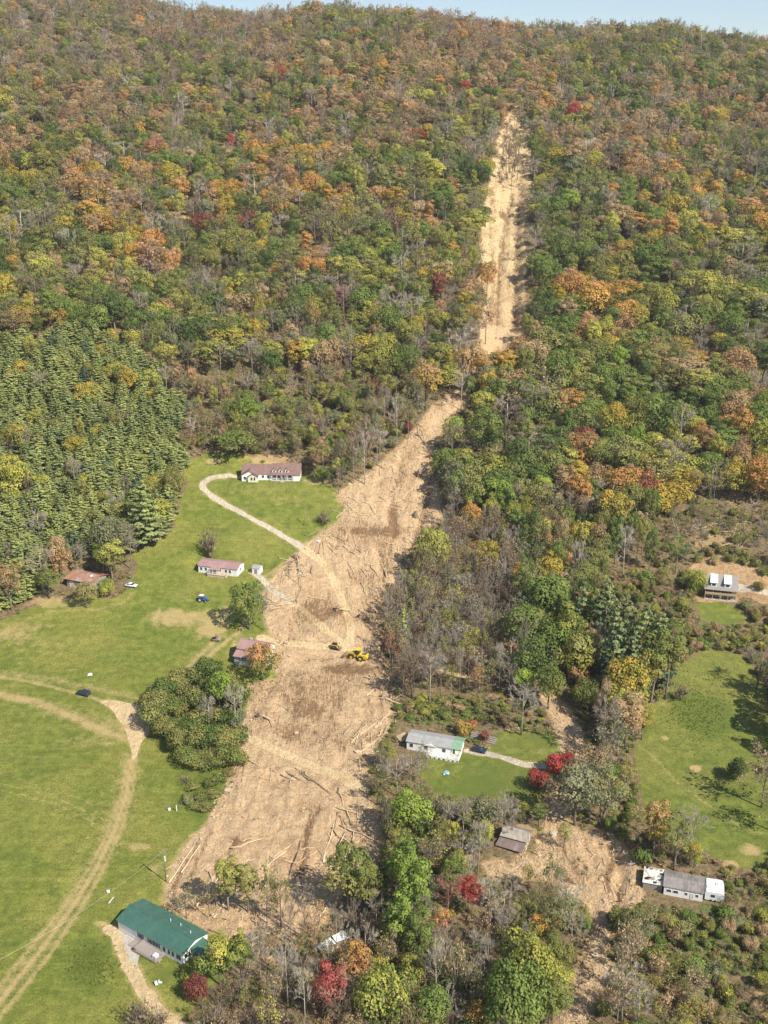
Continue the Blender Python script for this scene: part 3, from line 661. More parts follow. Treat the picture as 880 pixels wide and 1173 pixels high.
# --- long ranch house with brown-red roof
e, L, W = house('ranch', 'ranch_house', 'long white ranch house with reddish brown roof, front gable and dormers above the looped driveway', 'house')
xg, xm = L * 0.285, L * 0.50
gable_body(0, xm, 0.8, W, -0.6, 2.9, 5.6).build('wall', 'white_siding', e)
gable_body(xm + 0.003, L, 1.9, W, -0.6, 2.9, 5.7).build('wall', 'white_siding', e)
gable_roof(0, xm - 0.25, 0.8, W, 2.9, 5.6).build('roof', 'roof_red', e)
m = MB(); ym = (1.9 + W) / 2
m.slab([(xm - 0.1, -0.5, 2.65), (L + 0.4, -0.5, 2.65), (L + 0.4, ym, 5.95), (xm - 0.1, ym, 5.95)], 0.14)
m.slab([(L + 0.4, W + 0.4, 2.9), (xm - 0.1, W + 0.4, 2.9), (xm - 0.1, ym + .001, 5.95), (L + 0.4, ym + .001, 5.95)], 0.14)
rf = m.build('roof', 'roof_red', e)
MB().prism([(0.0, -0.6), (xg * 0.98, -0.6), (xg * 0.98, 2.7), (xg * .49, 4.6), (0, 2.7)], 'y', -1.0, 0.797).build('garage_wall', 'white_siding', e)
gable_roof_y(0, xg * 0.98, -1.0, 3.5, 2.7, 4.6).build('garage_roof', 'roof_red', e)
MB().prism([(xg * 0.40, -0.6), (xg, -0.6), (xg, 2.3), (xg * .70, 3.5), (xg * 0.40, 2.3)], 'y', -1.9, -1.003).build('entry_wall', 'cream_siding', e)
gable_roof_y(xg * 0.40, xg, -1.9, -0.6, 2.3, 3.5, 0.3).build('entry_roof', 'brown_wood', e)
for x in (xg * .62, xg * .80): window(e, x, 1.45, 0.7, 1.3, -1.9)
window(e, xg * 0.20, 1.5, 0.9, 1.1, -1.0); window(e, xm * 0.72, 1.6, 0.9, 1.1, 0.8); window(e, xm * 0.9, 1.6, 0.9, 1.1, 0.8); window(e, L * 0.95, 1.6, 1.0, 1.1, 1.9)
for x in (0.56, 0.70, 0.82): window(e, L * x, 1.6, 1.2, 1.2, 1.9)
door(e, L * 0.63, 0.25, 1.0, 2.1, 1.9, 'brown_wood')
MB().box(xm + 0.1, L * 0.885, -0.4, 1.897, -0.55, 0.22).build('porch_floor', 'concrete', e)
for i in range(5): post(e, xm + 0.35 + i * (L * 0.885 - xm - 0.6) / 4, -0.22, 0.223, 2.58, 0.09)
railing(e, xm + 0.4, -0.24, L * 0.655, -0.24, 0.223); railing(e, L * 0.75, -0.24, L * 0.87, -0.24, 0.223)
MB().box(L * 0.665, L * 0.74, -1.5, -0.403, -0.55, 0.12).build('step', 'concrete', e)
MB().box(L * 0.888, L - 0.003, -0.2, 1.897, -0.6, 2.55).build('end_wall', 'white_siding', e)
for x in (0.555, 0.665, 0.775):
    dm = MB().prism([(L * x - 0.75, 3.25), (L * x + 0.75, 3.25), (L * x + 0.75, 4.35), (L * x, 5.05), (L * x - 0.75, 4.35)], 'y', 1.0, 3.2).build('dormer', 'white_siding', e)
    gable_roof_y(L * x - 0.75, L * x + 0.75, 1.0, 3.4, 4.35, 5.05, 0.2, 0.08).build('dormer_roof', 'roof_red', dm)
    MB().box(L * x - 0.34, L * x + 0.34, 0.95, 0.997, 3.55, 4.35).build('pane', 'glass', dm)

# --- white mobile home with faded red roof
e, L, W = house('trailer_white', 'mobile_home', 'white mobile home with faded pinkish red roof and front deck beside small shed', 'mobile home')
gable_body(0, L, 0, W, 0.0, 2.9, 4.0).build('wall', 'white_siding', e)
gable_roof(0, L, 0, W, 2.9, 4.0, 0.3).build('roof', 'roof_pink', e); ridge_cap(e, -0.3, L + 0.3, W / 2, 4.2, 'roof_pink')
m = MB(); m.slab([(L * 0.33, -2.2, 2.75), (L * 0.62, -2.2, 2.75), (L * 0.56, 1.6, 3.66), (L * 0.39, 1.6, 3.66)], 0.1); m.build('porch_roof', 'roof_pink', e)
dk = MB().box(L * 0.28, L * 0.74, -2.6, -0.003, 0.72, 0.86).build('deck', 'raw_wood', e)
MB().box(L * 0.29, L * 0.73, -2.5, -2.42, -0.3, 0.717).build('skirting', 'brick_skirt', dk)
MB().box(L * 0.74 + .003, L * 0.78, -2.3, -0.9, -0.3, 0.45).build('step', 'raw_wood', dk)
for x in (0.34, 0.43, 0.53, 0.61): post(e, L * x, -2.1, 0.863, 2.62, 0.07)
railing(e, L * 0.29, -2.5, L * 0.60, -2.5, 0.863)
for x in (0.38, 0.47, 0.56): window(e, L * x, 1.9, 0.8, 1.2, 0, frame='old_white')
for x in (0.08, 0.20, 0.72, 0.82): window(e, L * x, 1.75, 0.8, 1.1)
window(e, W * 0.5, 1.7, 0.9, 1.1, L, 'right'); MB().box(0.05, L - .05, -0.05, W + .04, -0.5, 0.0).build('skirt', 'old_white', e)
door(e, L * 0.65, 0.86)

# --- small shed
e, L, W = house('shed', 'garden_shed', 'tiny white garden shed with dark grey roof right of white mobile home', 'shed')
gable_body(0, L, 0, W, -0.2, 2.3, 3.2).build('wall', 'white_siding', e); gable_roof(0, L, 0, W, 2.3, 3.2, 0.15, 0.08).build('roof', 'roof_shingle', e)
door(e, L / 2, 0.0, 1.2, 1.9, 0, 'grey_wood')

# --- two-tier house by the yellow maple
e, L, W = house('barnhouse', 'farmhouse', 'two tier cream farmhouse with faded red metal roofs beside the orange green tree', 'house')
gable_body(0, L, 2.6, W, -0.5, 5.0, 7.0).build('wall', 'cream_siding', e)
gable_roof(0, L, 2.6, W, 5.0, 7.0, 0.35).build('roof', 'roof_pink', e); ridge_cap(e, -.35, L + .35, (2.6 + W) / 2, 7.2, 'roof_pink')
m = MB(); m.slab([(-0.4, -0.5, 3.25), (L + 0.3, -0.5, 3.25), (L + 0.3, 2.595, 4.45), (-0.4, 2.595, 4.45)], 0.12); m.build('porch_roof', 'roof_pink', e)
MB().box(0.0, L, 0, 2.597, -0.6, 1.75).build('porch_base', 'old_white', e)
MB().box(0.15, L - 0.15, 2.0, 2.58, 1.753, 3.9).build('recess_shade', 'shade_and_black', e)  # solid dark box stands in for the shade behind the porch posts
for i in range(6): post(e, 0.15 + i * (L - 0.3) / 5, 0.15, 1.753, 3.2, 0.10)
MB().box(0.1, L - 0.1, 0.05, 0.20, 2.25, 2.38).build('rail', 'white_siding', e)
for i in range(4): MB().box(L * (0.12 + 0.24 * i) - .05, L * (.12 + .24 * i) + .05, -0.05, -0.004, -0.5, 1.7).build('board', 'grey_wood', e)
for x in (0.2, 0.5, 0.8): window(e, L * x, 4.72, 0.8, 0.45, 2.6)
window(e, W * 0.6, 3.6, 0.8, 1.2, L, 'right'); MB().box(L * 0.3, L * 0.38, (2.6 + W) / 2 - .3, (2.6 + W) / 2 + .3, 6.6, 7.9).build('chimney', 'block', e)

# --- barn with rusted roof
e, L, W = house('rustbarn', 'old_barn', 'old low barn with rusty tin roof half hidden by trees beside the pine stand', 'barn')
gable_body(0, L, 0, W, -0.6, 3.4, 4.6).build('wall', 'grey_wood', e)
gable_roof(0, L, 0, W, 3.4, 4.6, 0.6, 0.08).build('roof', 'roof_rust', e)
MB().box(L * 0.10, L * 0.28, -0.08, -0.004, 0, 2.5).build('door', 'old_white', e)
MB().box(L * 0.45, L * 0.62, -0.06, -0.004, 0, 2.6).build('doorway_shade', 'shade_and_black', e)  # dark panel on the wall, painted as the shade inside a doorway
for (x, y, c) in ((0.72, 0.70, 'roof_white'), (0.80, 0.45, 'roof_tin'), (0.35, 0.3, 'roof_tin')):
    k = 1.2 / (W / 2); y0, y1 = W / 2 * y, W / 2 * y + 1.1; z0 = 3.4 + k * y0 + 0.125; z1 = 3.4 + k * y1 + 0.125
    MB().slab([(L * x, y0, z0), (L * x + 1.0, y0, z0), (L * x + 1.0, y1, z1), (L * x, y1, z1)], 0.03).build('patch_sheet', c, e)

# --- green roofed double-wide
e, L, W = house('green', 'green_roofed_house', 'long white house with green metal roof and front deck beside the hay field', 'house')
gable_body(0, L, 0, W, 0.0, 2.9, 4.1).build('wall', 'white_siding', e)
gable_roof(0, L, 0, W, 2.9, 4.1, 0.35).build('roof', 'roof_green', e); ridge_cap(e, -.35, L + .35, W / 2, 4.3, 'roof_green')
MB().box(0.05, L - .05, -0.04, W + .04, -0.8, -0.003).build('foundation', 'block', e)
for (x, y) in ((0.55, .72), (0.70, .74), (0.88, .66)):
    z = 4.1 - (4.1 - 2.9) * (y - .5) * 2
    MB().tube([(L * x, W * y, z), (L * x, W * y, z + 0.75)], [0.11, 0.11], 8).build('vent_pipe', 'white_paint', e)
MB().box(0.2, 5.2, -0.06, -0.004, 0.1, 2.3).build('garage_panel', 'white_paint', e)
for x in (0.36, 0.52, 0.615): window(e, L * x, 1.75, 1.0, 1.2); shutters(e, L * x, 1.75, 1.0, 1.2)
for x in (0.73, 0.80, 0.86, 0.93, 0.965): window(e, L * x, 1.7, 0.7, 1.2)
door(e, L * 0.45, 0.45); door(e, L * 0.69, 0.45)
dk = MB().box(L * 0.40, L * 0.74, -3.4, -0.004, 0.28, 0.42).build('deck', 'grey_wood', e)
for i in range(14): MB().box(L * 0.40 + i * L * 0.34 / 14 + 0.03, L * 0.40 + (i + 1) * L * 0.34 / 14 - 0.03, -3.38, -0.06, 0.423, 0.45).build('plank', 'grey_wood', dk)
MB().box(L * 0.40, L * 0.74, -3.4, -3.3, -0.8, 0.277).build('skirting', 'brown_wood', dk)
railing(e, L * 0.41, -3.3, L * 0.73, -3.3, 0.45, 0.9, 'grey_wood'); railing(e, L * 0.735, -3.3, L * 0.735, -0.6, 0.45, 0.9, 'grey_wood')
MB().box(L * 0.405, L * 0.43, -3.3, -0.1, 0.453, 1.35).build('end_rail', 'grey_wood', e)
MB().box(L * 0.66, L * 0.71, -2.6, -1.4, 0.453, 1.15).build('deck_chair', 'white_paint', e)
MB().box(L * 0.27, L * 0.395, -2.6, -0.2, -0.5, 0.15).build('ramp', 'grey_wood', e)
for i in range(4): MB().box(L * 0.74 + .003 + i * 0.35, L * 0.74 + 0.34 + i * 0.35, -2.6, -1.4, -0.7, 0.2 - i * 0.22).build('step', 'grey_wood', e)
y0, y1 = W * 0.34, W * 0.80
m = MB(); m.slab([(L + 3.0, y0 - .2, 2.35), (L + 3.0, y1 + .2, 2.35), (L + 0.02, y1 + .2, 2.95), (L + .02, y0 - .2, 2.95)], 0.12); m.build('porch_roof', 'roof_green', e)
MB().box(L + .004, L + 2.8, y0, y1, -0.6, 0.35).build('porch_floor', 'grey_wood', e)
for y in (y0 + .1, y1 - .1): post(e, L + 2.65, y, 0.353, 2.28, 0.09)
railing(e, L + 2.65, y0 + .1, L + 2.65, y1 - .1, 0.353, 0.9, 'brown_wood'); door(e, W * 0.55, 0.36, 0.95, 2.05, L, 'grey_wood', 'right')
window(e, W * 0.14, 1.7, 0.8, 1.2, L, 'right'); window(e, W * 0.26, 1.7, 0.5, 1.2, L, 'right')
FR_GREEN = e

# --- white mobile home with grey shingles and pale green porch end
e, L, W = house('greytrailer', 'mobile_home', 'white mobile home with grey shingle roof and pale green porch end beside the landslide', 'mobile home')
gable_body(0, L * 0.82, 0, W, 0.0, 2.8, 3.7).build('wall', 'white_siding', e); MB().box(L * 0.82 + .003, L - .6, W * 0.45, W, 0, 2.8).build('end_room', 'white_siding', e)
gable_roof(0, L * 0.80, 0, W, 2.8, 3.7, 0.3).build('roof', 'roof_shingle', e)
gable_roof(L * 0.80 + 0.62, L - 0.3, 0, W, 2.8, 3.7, 0.3).build('porch_roof', 'roof_green_pale', e)
MB().box(0.05, L * .82, -0.04, W + .04, -0.8, -0.003).build('skirt', 'old_white', e)
m = MB().prism([(L * .30, 2.55), (L * .56, 2.55), (L * .43, 3.25)], 'y', -0.35, -0.05); m.build('gable_front', 'white_siding', e)
for x in (0.09, 0.36, 0.69): window(e, L * x, 1.7, 1.0, 1.1)
door(e, L * 0.47, 0.6)
dk = MB().box(L * 0.40, L - 0.1, -2.6, -0.004, 0.40, 0.55).build('deck', 'old_white', e)
for i in range(7): MB().box(L * 0.41 + i * L * 0.083, L * 0.41 + (i + 0.55) * L * 0.083, -2.62, -2.56, -0.9, 0.36).build('lattice_panel', 'white_siding', dk)
railing(e, L * 0.41, -2.5, L - 0.3, -2.5, 0.553, 0.95); railing(e, L - 0.25, -2.5, L - 0.25, 2.6, 0.553, 0.95)
MB().box(L * 0.82 + .01, L - .15, 0.0, W * 0.45 - .003, 0.40, 0.55).build('side_deck', 'old_white', e)
for (x, y) in ((L - .3, -.1), (L - .3, W * .4), (L * .84, -.1)): post(e, x, y, 0.553, 2.6, 0.09)
for (x, y) in ((L * 0.4, -2.5), (L * .6, -2.5), (L * .8, -2.5), (L - .25, -2.5)): post(e, x, y, -0.9, 1.6, 0.09)
MB().box(L * 0.83, L - .7, W * 0.42, W * 0.45 - .006, 0.56, 2.5).build('recess_shade', 'shade_and_black', e)  # dark box painted as the shade at the back of the end porch
f = FR['greytrailer']
def loc2w(f, x, y): return (f['o'][0] + x * f['c'] - y * f['s'], f['o'][1] + x * f['s'] + y * f['c'])
p = loc2w(f, -2.6, 4.5); r = empty('wrecked_deck', (p[0], p[1], float(ground(*p)[0])), f['rz'] + 0.9); tag(r, 'broken wooden deck shoved against the end of grey shingled mobile home', 'deck')
for i in range(6): MB().slab([(-1.6, -1.4 + i * .48, 0.5 + .1 * i), (1.7, -1.4 + i * .48, 0.9 + .1 * i), (1.7, -1.0 + i * .48, 0.95 + .1 * i), (-1.6, -1.0 + i * .48, 0.5 + .1 * i)], .06).build('plank', 'raw_wood', r)
for (x, y) in ((-1.5, -1.3), (1.6, -1.3), (-1.5, 1.3), (1.6, 1.3)): MB().box(x - .07, x + .07, y - .07, y + .07, -.3, 1.9).build('post', 'raw_wood', r)

# --- wrecked shed in the lower debris flow
e, L, W = house('wreckshed', 'wrecked_barn', 'weathered grey barn with collapsed roof sunk in the lower debris flow', 'barn')
gable_body(0.2, L - .2, 2.4, W - .1, -1.0, 2.3, 3.6).build('wall', 'grey_wood', e)
MB().slab([(-0.3, 1.8, 2.05), (L + .3, 2.0, 2.25), (L + .2, W * .66, 3.85), (-0.2, W * .66, 3.7)], 0.1).build('roof', 'roof_wreck', e)
MB().slab([(L + .3, W + .3, 2.5), (-0.3, W + .3, 2.4), (-0.2, W * .66 + .01, 3.7), (L + .2, W * .66 + .01, 3.85)], 0.1).build('rear_roof', 'roof_tin', e)
MB().slab([(-0.6, -0.6, 0.55), (L + .1, -0.7, 0.75), (L + .2, 2.35, 1.9), (-0.3, 2.3, 1.75)], 0.1).build('lean_to_roof', 'roof_dark', e)
MB().box(0.1, L - .1, 0.0, 2.39, -1.0, 0.42).build('lean_to_wall', 'grey_wood', e)
for i in range(9): MB().slab([(L - .18, 2.45 + i * .5, -.9), (L - .17, 2.85 + i * .5, -.9), (L - .14, 2.85 + i * .5, 2.2 + .5 * (1 - abs(i - 4) / 4)), (L - .15, 2.45 + i * .5, 2.2 + .5 * (1 - abs(i - 4) / 4))], .04).build('board', 'old_white' if i % 3 == 0 else 'grey_wood', e)

# --- old trailer at the right with ruined room and camper
e, L, W = house('oldtrailer', 'old_trailer', 'old white trailer under a long stained grey tin roof in the weeds', 'mobile home')
MB().box(0, L, 0, W * 0.62, -0.6, 2.5).build('wall', 'white_siding', e); MB().box(0.1, L - .1, W * .62 + .003, W, -0.5, 2.3).build('rear_wall', 'grey_wood', e)
m = MB(); ys_ = [(-0.25, 2.62), (W * 0.5, 3.35), (W + .4, 2.7)]
nS = 12
for i in range(nS):
    x0, x1 = -0.3 + i * (L + .6) / nS, -0.3 + (i + 1) * (L + .6) / nS - 0.02; j = random.uniform(-.03, .05)
    s1 = MB().slab([(x0, ys_[0][0], ys_[0][1] + j), (x1, ys_[0][0], ys_[0][1] + j), (x1, ys_[1][0], ys_[1][1] + j), (x0, ys_[1][0], ys_[1][1] + j)], .05)
    s1.slab([(x1, ys_[2][0], ys_[2][1] + j), (x0, ys_[2][0], ys_[2][1] + j), (x0, ys_[1][0] + .01, ys_[1][1] + j), (x1, ys_[1][0] + .01, ys_[1][1] + j)], .05)
    s1.build('roof_sheet', 'roof_tin', e)
for x in (0.11, 0.16, 0.28, 0.34, 0.58, 0.86): window(e, L * x, 1.5, 0.55, 0.6)
door(e, L * 0.72, -.1, .85, 1.95)
f = FR['oldtrailer']
p = loc2w(f, -5.2, 0.8); r = empty('ruined_annex', (p[0], p[1], float(ground(*p)[0])), f['rz']); tag(r, 'ruined annex with torn white and black roof at the old trailer end', 'shed')
MB().box(0, 4.7, 0, 5.4, -0.8, 1.9).build('wall', 'grey_wood', r)
MB().slab([(-.2, -.2, 1.95), (4.8, -.2, 2.05), (4.8, 5.6, 2.7), (-.2, 5.6, 2.5)], .06).build('roof', 'old_white', r)
for i in range(14):
    x, y = random.uniform(0.1, 4.0), random.uniform(0, 4.8); z = 2.0 + y * .11 + .05
    MB().slab([(x, y, z), (x + random.uniform(.4, 1.1), y + .1, z + .1), (x + random.uniform(.5, 1.0), y + random.uniform(.4, 1.2), z + .2), (x - .1, y + .7, z + .12)], .03).build('torn_sheet', ['roof_tin', 'shade_and_black', 'old_white', 'shade_and_black'][i % 4], r)
p = loc2w(f, L + 0.5, 0.7); r = empty('camper_trailer', (p[0], p[1], float(ground(*p)[0])), f['rz'] + 0.03); tag(r, 'small white camper trailer parked at the right end of old trailer', 'camper')
prof = [(0, .5), (0.5, .35), (4.0, .35), (4.5, .7), (4.6, 1.9), (4.2, 2.7), (3.6, 2.85), (0.2, 2.8), (0, 2.5)]
MB().prism([(a_, b_) for a_, b_ in prof], 'y', 0, 5.4).build('body', 'white_paint', r)
MB().box(0.3, 0.35 + 1.1, 1.5, 2.3, 2.86, 2.98).build('roof_vent', 'old_white', r); MB().box(2.4, 3.2, 3.1, 3.9, 2.86, 3.02).build('roof_unit', 'old_white', r)
MB().box(1.4, 2.4, -.05, -.004, 1.4, 2.1).build('window', 'glass', r); MB().box(3.0, 3.6, -.05, -.004, .6, 2.2).build('door', 'old_white', r)
for x in (1.5, 2.5): MB().tube([(x, -.05, .33), (x, .2, .33)], [.33, .33], 12).build('wheel', 'rubber', r)

# --- cabin with two white dormers
e, L, W = house('cabin', 'cabin', 'grey roofed cabin with two white dormers and double deck porch above the small lawn', 'house')
gable_body(0, L, 1.8, W, -0.6, 4.8, 8.0).build('wall', 'brown_wood', e)
ym = (1.8 + W) / 2; m = MB()
m.slab([(-.4, -0.4, 4.15), (L + .4, -0.4, 4.15), (L + .4, ym, 8.25), (-.4, ym, 8.25)], .14)
m.slab([(L + .4, W + .4, 4.7), (-.4, W + .4, 4.7), (-.4, ym + .01, 8.25), (L + .4, ym + .01, 8.25)], .14); m.build('roof', 'roof_cabin', e)
for x in (0.26, 0.70):
    dm = MB().prism([(0.7, 4.9), (ym - 0.2, 4.9), (ym - 0.2, 7.75), (0.7, 6.55)], 'x', L * x - 1.05, L * x + 1.05).build('dormer', 'white_siding', e)
    MB().slab([(L * x - 1.35, 0.35, 6.62), (L * x + 1.35, 0.35, 6.62), (L * x + 1.35, ym + .2, 8.30), (L * x - 1.35, ym + .2, 8.30)], .1).build('dormer_roof', 'roof_white', dm)
    MB().box(L * x - .6, L * x + .6, .64, .697, 5.35, 6.25).build('pane', 'glass', dm)
MB().box(0, L, 0, 1.797, 2.05, 2.25).build('upper_deck', 'raw_wood', e); MB().box(-.1, L + .1, -0.3, 1.797, -0.7, 0.1).build('porch_floor', 'concrete', e)
MB().box(0.02, L - .02, -0.03, 0.05, 2.253, 3.0).build('deck_rail', 'raw_wood', e)
for i in range(5): post(e, .12 + i * (L - .24) / 4, .12, .103, 2.04, .1, 'raw_wood'); post(e, .12 + i * (L - .24) / 4, .12, 2.253, 4.2, .09, 'raw_wood')
for x in (.15, .4, .65, .88): window(e, L * x, 3.5, .9, 1.0, 1.8); window(e, L * x, 1.2, .9, 1.0, 1.8)
door(e, L * .52, .1, .95, 1.9, 1.8, 'old_white')

# --- crushed white trailer in the lower wood
P = px2w([368, 402], [1094, 1078]); d = P[1] - P[0]; ang = math.atan2(d[1], d[0])
r = empty('crushed_trailer', tuple(P[0]), ang); tag(r, 'crushed white trailer wreck among bare trees below the landslide', 'wreck')
Lw = float(np.hypot(d[0], d[1]))
MB().slab([(0, 0, 1.2), (Lw * .48, -.2, 1.6), (Lw * .46, 2.2, 1.9), (0.2, 2.1, .9)], .1).build('roof_sheet', 'white_paint', r)
MB().slab([(Lw * .5, 0, 1.7), (Lw, .4, .9), (Lw * .95, 2.6, 1.5), (Lw * .52, 2.0, 2.0)], .1).build('roof_sheet', 'white_siding', r)
MB().slab([(0.1, -.4, -.1), (Lw * .45, -.5, .0), (Lw * .45, -.22, 1.55), (0, -.1, 1.1)], .08).build('side_sheet', 'old_white', r)
MB().box(.3, Lw * .9, .2, 1.9, -.3, .85).build('frame', 'dirty_steel', r)

# ------------------------------------------------------------------ vehicles
def put(u, v): P = px2w([u], [v])[0]; return (P[0], P[1], float(ground(P[0], P[1])[0]))
def heading(u0, v0, u1, v1):
    P = px2w([u0, u1], [v0, v1]); return math.atan2(P[1, 1] - P[0, 1], P[1, 0] - P[0, 0])
def wheel(par, x, y, r, wd, tyre='rubber', rim='steel'):
    o = MB().tube([(x, y - wd / 2, r), (x, y + wd / 2, r)], [r, r], 14).build('wheel', tyre, par)
    MB().tube([(x, y - wd / 2 - .012, r), (x, y + wd / 2 + .012, r)], [r * .55, r * .55], 10).build('rim', rim, o)
def car(name, label, cat, loc, rz, paint, prof, cabin, Lc=4.6, Wc=1.8, glass='glass'):
    e = empty(name, loc, rz); tag(e, label, cat); h = Wc / 2
    m = MB(); n = len(prof); ring = []
    for (k, s) in ((-1, .93), (-.92, 1), (.92, 1), (1, .93)):
        for (x, z) in prof: ring.append((x * (1 if s == 1 else .985), k * h, .30 + (z - .30) * s + (0 if s == 1 else .02)))
    fs = [tuple(range(n)), tuple(range(3 * n, 4 * n))[::-1]]
    for q in range(3):
        for i in range(n): fs.append((q * n + i, (q + 1) * n + i, (q + 1) * n + (i + 1) % n, q * n + (i + 1) % n))
    m.add(ring, fs).build('body', paint, e, True)
    x0, x1, x2, x3, zb, zt = cabin; hi_ = h * .80; hb = h * .94
    MB().add([(x0, -hb, zb), (x3, -hb, zb), (x3, hb, zb), (x0, hb, zb), (x1, -hi_, zt), (x2, -hi_, zt), (x2, hi_, zt), (x1, hi_, zt)],
             [(0, 1, 5, 4), (1, 2, 6, 5), (2, 3, 7, 6), (3, 0, 4, 7), (4, 5, 6, 7), (0, 3, 2, 1)]).build('windows', glass, e)
    MB().add([(x1 - .08, -hi_ - .03, zt + .002), (x2 + .08, -hi_ - .03, zt + .002), (x2 + .08, hi_ + .03, zt + .002), (x1 - .08, hi_ + .03, zt + .002),
              (x1 + .1, -hi_ + .1, zt + .09), (x2 - .1, -hi_ + .1, zt + .09), (x2 - .1, hi_ - .1, zt + .09), (x1 + .1, hi_ - .1, zt + .09)],
             [(0, 1, 5, 4), (1, 2, 6, 5), (2, 3, 7, 6), (3, 0, 4, 7), (4, 5, 6, 7), (0, 3, 2, 1)]).build('roof', paint, e)
    for s in (-1, 1):
        for xp in ((x1 + x2) / 2,): MB().add([(xp - .06, s * hb * 1.005, zb), (xp + .06, s * hb * 1.005, zb), (xp + .06, s * hi_ * 1.01, zt), (xp - .06, s * hi_ * 1.01, zt)], [(0, 1, 2, 3)]).build('pillar', paint, e)
        for xw in (Lc * .31, -Lc * .30): wheel(e, xw, s * (h - .10), .35, .24)
        MB().box(Lc / 2 - .10, Lc / 2 + .012, s * h * .72 - .16, s * h * .72 + .16, .62, .78).build('headlight', 'white_paint', e)
        MB().box(-Lc / 2 - .012, -Lc / 2 + .10, s * h * .76 - .12, s * h * .76 + .12, .68, .88).build('tail_light', 'red_cloth', e)
    return e
SEDAN = [(-2.25, .35), (2.2, .35), (2.3, .6), (2.2, .82), (1.0, .98), (-1.7, 1.0), (-2.25, .92), (-2.32, .6)]
SEDANC = (-1.75, -.85, .30, 1.05, .97, 1.42)
SUV = [(-2.35, .40), (2.25, .40), (2.35, .7), (2.25, .98), (1.05, 1.12), (-2.28, 1.14), (-2.38, .7)]
SUVC = (-2.2, -2.0, .35, 1.0, 1.11, 1.72)
PICK = [(-2.75, .50), (2.6, .50), (2.7, .8), (2.6, 1.08), (1.35, 1.18), (-.70, 1.18), (-.75, .95), (-2.7, .95), (-2.78, .6)]
PICKC = (-.68, -.45, .75, 1.3, 1.17, 1.82)
car('parked_suv', 'dark blue SUV with white bed box parked on the track above the hay field', 'car', put(96, 796), heading(96, 796, 80, 792), 'navy_paint', SUV, SUVC, 4.8, 1.9)
car('white_car', 'white sedan parked in the grass right of the rusty roofed barn', 'car', put(150.5, 672), heading(140, 671, 160, 674), 'white_paint', SEDAN, SEDANC, 4.6, 1.8)
car('dark_car', 'dark blue sedan parked at the end of grey shingled mobile home', 'car', put(549, 861), heading(541, 859, 558, 862.5), 'navy_paint', SEDAN, SEDANC, 4.6, 1.8)
e = car('black_pickup', 'black pickup truck parked behind the green roofed house', 'truck', put(222, 1069), heading(215, 1065, 230, 1073), 'black_paint', PICK, PICKC, 5.4, 1.9)
MB().box(-2.6, -.85, -.75, .75, .96, 1.0).build('truck_bed', 'dirty_steel', e)
# tractor
e = empty('tractor', put(233, 689), heading(225, 687, 241, 691)); tag(e, 'blue farm tractor with white cab parked in the grass below white mobile home', 'tractor')
MB().prism([(-.4, .7), (2.0, .7), (2.1, 1.0), (2.0, 1.55), (.2, 1.7), (-.4, 1.3)], 'y', -.38, .38).build('hood', 'blue_paint', e)
MB().box(-1.3, .15, -.6, .6, .75, 1.25).build('chassis', 'blue_paint', e)
cb = MB().box(-1.25, .1, -.62, .62, 1.253, 2.35).build('cab', 'glass', e); MB().box(-1.4, .25, -.75, .75, 2.353, 2.52).build('cab_roof', 'white_paint', cb)
for s in (-1, 1):
    wheel(e, -.85, s * .85, .82, .46, 'rubber', 'white_paint'); wheel(e, 1.45, s * .72, .5, .32, 'rubber', 'white_paint')
    MB().box(-1.5, -.2, s * .85 - .26, s * .85 + .26, 1.68, 1.78).build('fender', 'blue_paint', e)
MB().tube([(1.0, .25, 1.5), (1.0, .25, 2.3)], [.05, .05], 6).build('exhaust', 'dirty_steel', e)
# utility vehicle
e = empty('utility_vehicle', put(248, 734), heading(240, 732.5, 257, 734)); tag(e, 'small open utility vehicle on the dirt track left of the farmhouse', 'utility vehicle')
MB().prism([(-1.4, .45), (1.35, .45), (1.45, .75), (1.0, .98), (.3, .85), (-.3, .75), (-1.4, .9)], 'y', -.65, .65).build('body', 'grey_paint', e)
MB().box(-1.45, -.45, -.68, .68, .903, 1.12).build('cargo_bed', 'black_paint', e); MB().box(-.4, .1, -.55, .55, .80, 1.15).build('seat', 'red_cloth', e)
for (x, y) in ((-.4, -.6), (-.4, .6), (.75, -.6), (.75, .6)): MB().tube([(x, y, .8), (x * .8, y, 1.85)], [.04, .04], 6).build('roll_bar', 'black_paint', e)
MB().box(-.42, .68, -.66, .66, 1.853, 1.92).build('canopy', 'tan_cloth', e)
for s in (-1, 1): wheel(e, -.95, s * .66, .33, .25); wheel(e, .95, s * .66, .33, .25)
# wheel loader
e = empty('wheel_loader', put(409, 755), heading(422, 757.5, 394, 750.5)); tag(e, 'large yellow wheel loader with lowered bucket on the landslide dirt lane', 'loader')
MB().prism([(-4.2, 1.1), (-3.9, .8), (-.6, .8), (-.6, 1.9), (-1.2, 2.25), (-3.6, 2.15), (-4.2, 1.9)], 'y', -1.25, 1.25).build('engine_hood', 'yellow_paint', e)
MB().box(-3.6, -2.0, -.7, .7, 2.253, 2.36).build('grille', 'dirty_steel', e)
MB().prism([(.0, .8), (2.5, .8), (2.5, 1.3), (1.7, 2.4), (1.0, 2.4), (.0, 1.5)], 'y', -.75, .75).build('front_frame', 'yellow_paint', e)
MB().box(-.62, .02, -.4, .4, .8, 1.4).build('hinge', 'dirty_steel', e)
cb = MB().prism([(-1.1, 1.9), (.45, 1.9), (.6, 2.5), (.35, 3.5), (-1.1, 3.5)], 'y', -.75, .75).build('cab', 'glass', e)
MB().box(-1.25, .5, -.85, .85, 3.503, 3.68).build('cab_roof', 'yellow_paint', cb)
